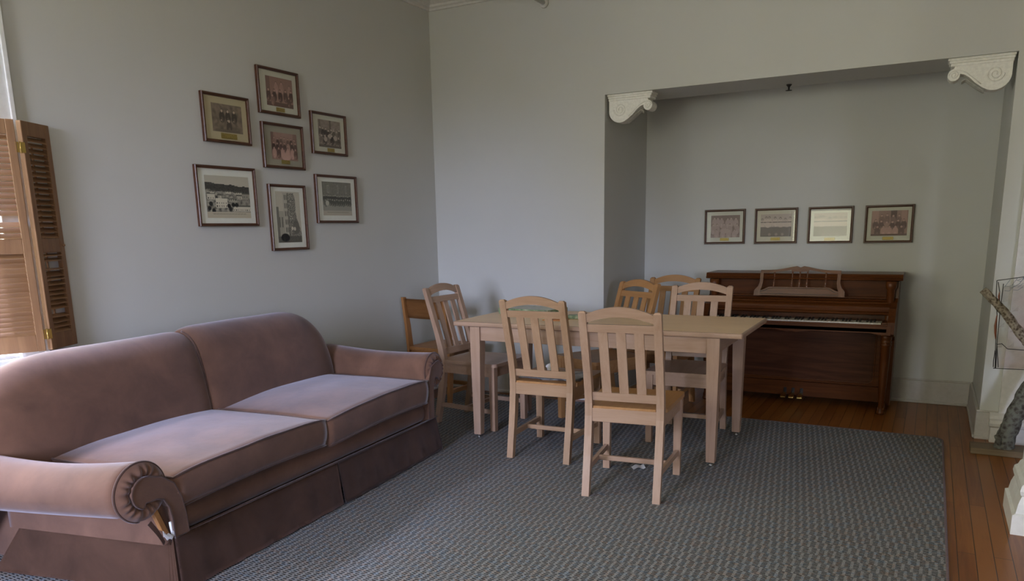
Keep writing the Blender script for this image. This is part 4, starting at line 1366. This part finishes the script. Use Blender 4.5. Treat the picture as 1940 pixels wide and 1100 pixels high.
# ------------------------------------------------------------------ branch and wire sculpture
t = tag(empty('sculpture', (0, 0, 0)), 'sculpture of bark covered branches, wire and clear film on a grey plank', 'sculpture')
bm = new(); box(bm, .292, .95, 4.975, 5.125, .0005, .036, .004); link('plank', bm, PLANKW['x'], t)
def limb(path, rad, amp, mat, name, seed, seg=18):
    bm = new()
    pts = []
    n = 46
    P = [Vector(p) for p in path]
    for i in range(n + 1):
        k = i / n * (len(P) - 1); j = min(int(k), len(P) - 2); f = k - j
        p0 = P[max(j - 1, 0)]; p1 = P[j]; p2 = P[j + 1]; p3 = P[min(j + 2, len(P) - 1)]
        pts.append(.5 * (2 * p1 + (p2 - p0) * f + (2 * p0 - 5 * p1 + 4 * p2 - p3) * f * f + (3 * p1 - p0 - 3 * p2 + p3) * f ** 3))
    rs = [rad[0] + (rad[1] - rad[0]) * i / n for i in range(n + 1)]
    tube(bm, pts, rs, seg)
    for v in bm.verts:
        nn = mnoise.noise(v.co * 28 + Vector((seed, 0, 0))) + .5 * mnoise.noise(v.co * 70)
        c = min(pts, key=lambda q: (q - v.co).length_squared)
        d = (v.co - c); 
        if d.length > 1e-5: v.co += d.normalized() * nn * amp
    return link(name, bm, mat, t, True)
limb([(.455, 5.05, .030), (.475, 5.05, .15), (.515, 5.055, .30), (.575, 5.06, .46), (.66, 5.06, .62), (.78, 5.06, .85), (.86, 5.06, 1.2)], (.052, .034), .009, M_BARK, 'trunk', 1)
limb([(.428, 5.02, .06), (.425, 5.005, .09), (.412, 4.995, .115)], (.02, .012), .004, M_BARK, 'stub', 3, 12)
limb([(.272, 5.04, .938), (.34, 5.04, .868), (.41, 5.045, .785), (.48, 5.05, .69), (.56, 5.055, .60), (.625, 5.06, .55)], (.021, .026), .005, M_BARK2, 'branch', 5, 14)
bm = new()
for pts in ([(.333, 5.03, .992), (.337, 5.03, .92), (.352, 5.03, .80), (.362, 5.03, .62), (.372, 5.03, .50)],
            [(.340, 5.03, .985), (.352, 5.03, .93), (.356, 5.03, .88), (.352, 5.03, .84)],
            [(.366, 5.03, .975), (.364, 5.03, .85), (.366, 5.03, .66), (.374, 5.03, .50)],
            [(.366, 5.03, .64), (.378, 5.03, .56), (.386, 5.03, .505)],
            [(.362, 5.03, .60), (.360, 5.03, .54), (.362, 5.03, .505)],
            [(.333, 5.03, .992), (.40, 5.03, 1.004), (.55, 5.03, 1.03), (.80, 5.03, 1.06)],
            [(.362, 5.03, .498), (.50, 5.03, .500), (.80, 5.03, .505)],
            [(.37, 5.03, .635), (.39, 5.03, .64), (.42, 5.03, .612), (.50, 5.03, .610), (.70, 5.03, .60)]):
    tube(bm, pts, .0023, 6)
link('wire_frame', bm, M_WIRE, t)
bm = new()
tube(bm, [(.352, 5.028, .80), (.349, 5.028, .74), (.353, 5.028, .70), (.358, 5.028, .665)], [.003, .006, .0055, .002], 8)
tube(bm, [(.352, 5.028, .93), (.350, 5.028, .905), (.353, 5.028, .885)], [.002, .0045, .002], 8)
link('seed_pod', bm, plain('pod', (.22, .075, .04), .5), t)
def make_film():
    m, nt, b = new_mat('clear_film')
    v = coords(nt)
    f = noise(nt, v, 3.2, 3, .5)
    c = ramp(nt, f, [(.45, (.46, .46, .46)), (.62, (.48, .25, .23)), (.78, (.50, .06, .05))])
    nt.links.new(c, b.inputs['Base Color'])
    b.inputs['Roughness'].default_value = .35; b.inputs['Alpha'].default_value = .30
    return m
bm = new()
gridsurf(bm, lambda a, b: (.366 + .44 * a, 5.034 + .012 * math.sin(a * 5 + b * 3), .502 + b * (.455 + .075 * a)), 16, 16)
bmesh.ops.solidify(bm, geom=bm.faces[:], thickness=.002)
link('film', bm, make_film(), t)
bm = new()
r2 = random.Random(5)
for i in range(26):
    a = r2.random(); x = .37 + .3 * a; z = .955 + .10 * a + r2.uniform(-.03, .025)
    tube(bm, [(x, 5.022, z), (x + .02, 5.020, z + r2.uniform(-.012, .02)), (x + .045, 5.022, z + r2.uniform(0, .03))], .0012, 5)
for i in range(9):
    tube(bm, [(.37 + .035 * i, 5.022, .955 + .012 * i), (.395 + .035 * i, 5.02, 1.0 + .012 * i)], .0012, 5)
link('netting', bm, plain('blue_mesh', (.16, .20, .26), .6), t)

# ------------------------------------------------------------------ light: overcast sky over trees, through the windows
wd = bpy.data.worlds.new('World'); S.world = wd; wd.use_nodes = True
nt = wd.node_tree; bg = nt.nodes['Background']
tc = N(nt, 'ShaderNodeTexCoord'); sp = N(nt, 'ShaderNodeSeparateXYZ')
nt.links.new(tc.outputs['Generated'], sp.inputs[0])
nz = N(nt, 'ShaderNodeTexNoise'); nz.inputs['Scale'].default_value = 7; nz.inputs['Detail'].default_value = 6
nt.links.new(tc.outputs['Generated'], nz.inputs['Vector'])
# tree line: made tall towards -x to hold back light, low straight behind the camera
SKY_T0, SKY_TX = .11, -.85
tl = N(nt, 'ShaderNodeMath', operation='MULTIPLY_ADD', use_clamp=True)
nt.links.new(sp.outputs['X'], tl.inputs[0]); tl.inputs[1].default_value = SKY_TX; tl.inputs[2].default_value = SKY_T0
df = N(nt, 'ShaderNodeMath', operation='SUBTRACT')
nt.links.new(sp.outputs['Z'], df.inputs[0]); nt.links.new(tl.outputs[0], df.inputs[1])
ma = N(nt, 'ShaderNodeMath', operation='MULTIPLY_ADD'); ma.inputs[1].default_value = .28
nt.links.new(nz.outputs['Fac'], ma.inputs[0]); nt.links.new(df.outputs[0], ma.inputs[2])
SKY_A, SKY_B = (1.0, 1.09, 1.50), (.95, 1.09, 1.62)
TREE = (.245, .24, .175)
col = ramp(nt, ma.outputs[0], [(.13, TREE), (.19, SKY_A), (.7, SKY_B)])
nt.links.new(col, bg.inputs['Color'])
bg.inputs['Strength'].default_value = 44.5

def portal(name, loc, rot, sx, sy):
    l = bpy.data.lights.new(name, 'AREA'); l.shape = 'RECTANGLE'; l.size = sx; l.size_y = sy
    l.cycles.is_portal = True
    o = bpy.data.objects.new(name, l); COL.objects.link(o); o.location = loc; o.rotation_euler = rot
    return o
zc_, hh = (WZ0 + WZ1) / 2, WZ1 - WZ0
portal('daylight_portal', (XA - .28, (WY0 + WY1) / 2, zc_), (PI / 2, 0, -PI / 2), WY1 - WY0, hh)
portal('daylight_portal', (XA - .28, -1.15, zc_), (PI / 2, 0, -PI / 2), 1.2, hh)
for a, b, c, d in REARW: portal('daylight_portal', ((a + b) / 2, YR - .28, (c + d) / 2), (PI / 2, 0, 0), b - a, d - c)

# ------------------------------------------------------------------ camera
F, CX, CY = 1436.22, 970.0, 733.2
yw, p, r = -0.50228288, -0.20526716, 0.01830641
f = Vector((math.sin(yw) * math.cos(p), math.cos(yw) * math.cos(p), math.sin(p)))
rt = Vector((math.cos(yw), -math.sin(yw), 0)); dn = f.cross(rt)
r2_ = rt * math.cos(r) + dn * math.sin(r); d2_ = -rt * math.sin(r) + dn * math.cos(r)
cam = bpy.data.cameras.new('Camera'); co = bpy.data.objects.new('Camera', cam); COL.objects.link(co)
u = -d2_; b_ = -f
co.matrix_world = Matrix(((r2_.x, u.x, b_.x, 0), (r2_.y, u.y, b_.y, 0), (r2_.z, u.z, b_.z, 1.32), (0, 0, 0, 1)))
cam.sensor_fit = 'HORIZONTAL'; cam.sensor_width = 36
cam.lens = F / 1940 * 36
cam.shift_x = 0; cam.shift_y = (CY - 550) / 1940
cam.clip_start = .02
S.camera = co

vs = S.view_settings
S.display_settings.display_device = 'sRGB'
vs.view_transform = 'Standard'; vs.look = 'None'; vs.gamma = 1; vs.use_curve_mapping = False
vs.exposure = 0.0
S.cycles.max_bounces = 10; S.cycles.diffuse_bounces = 6
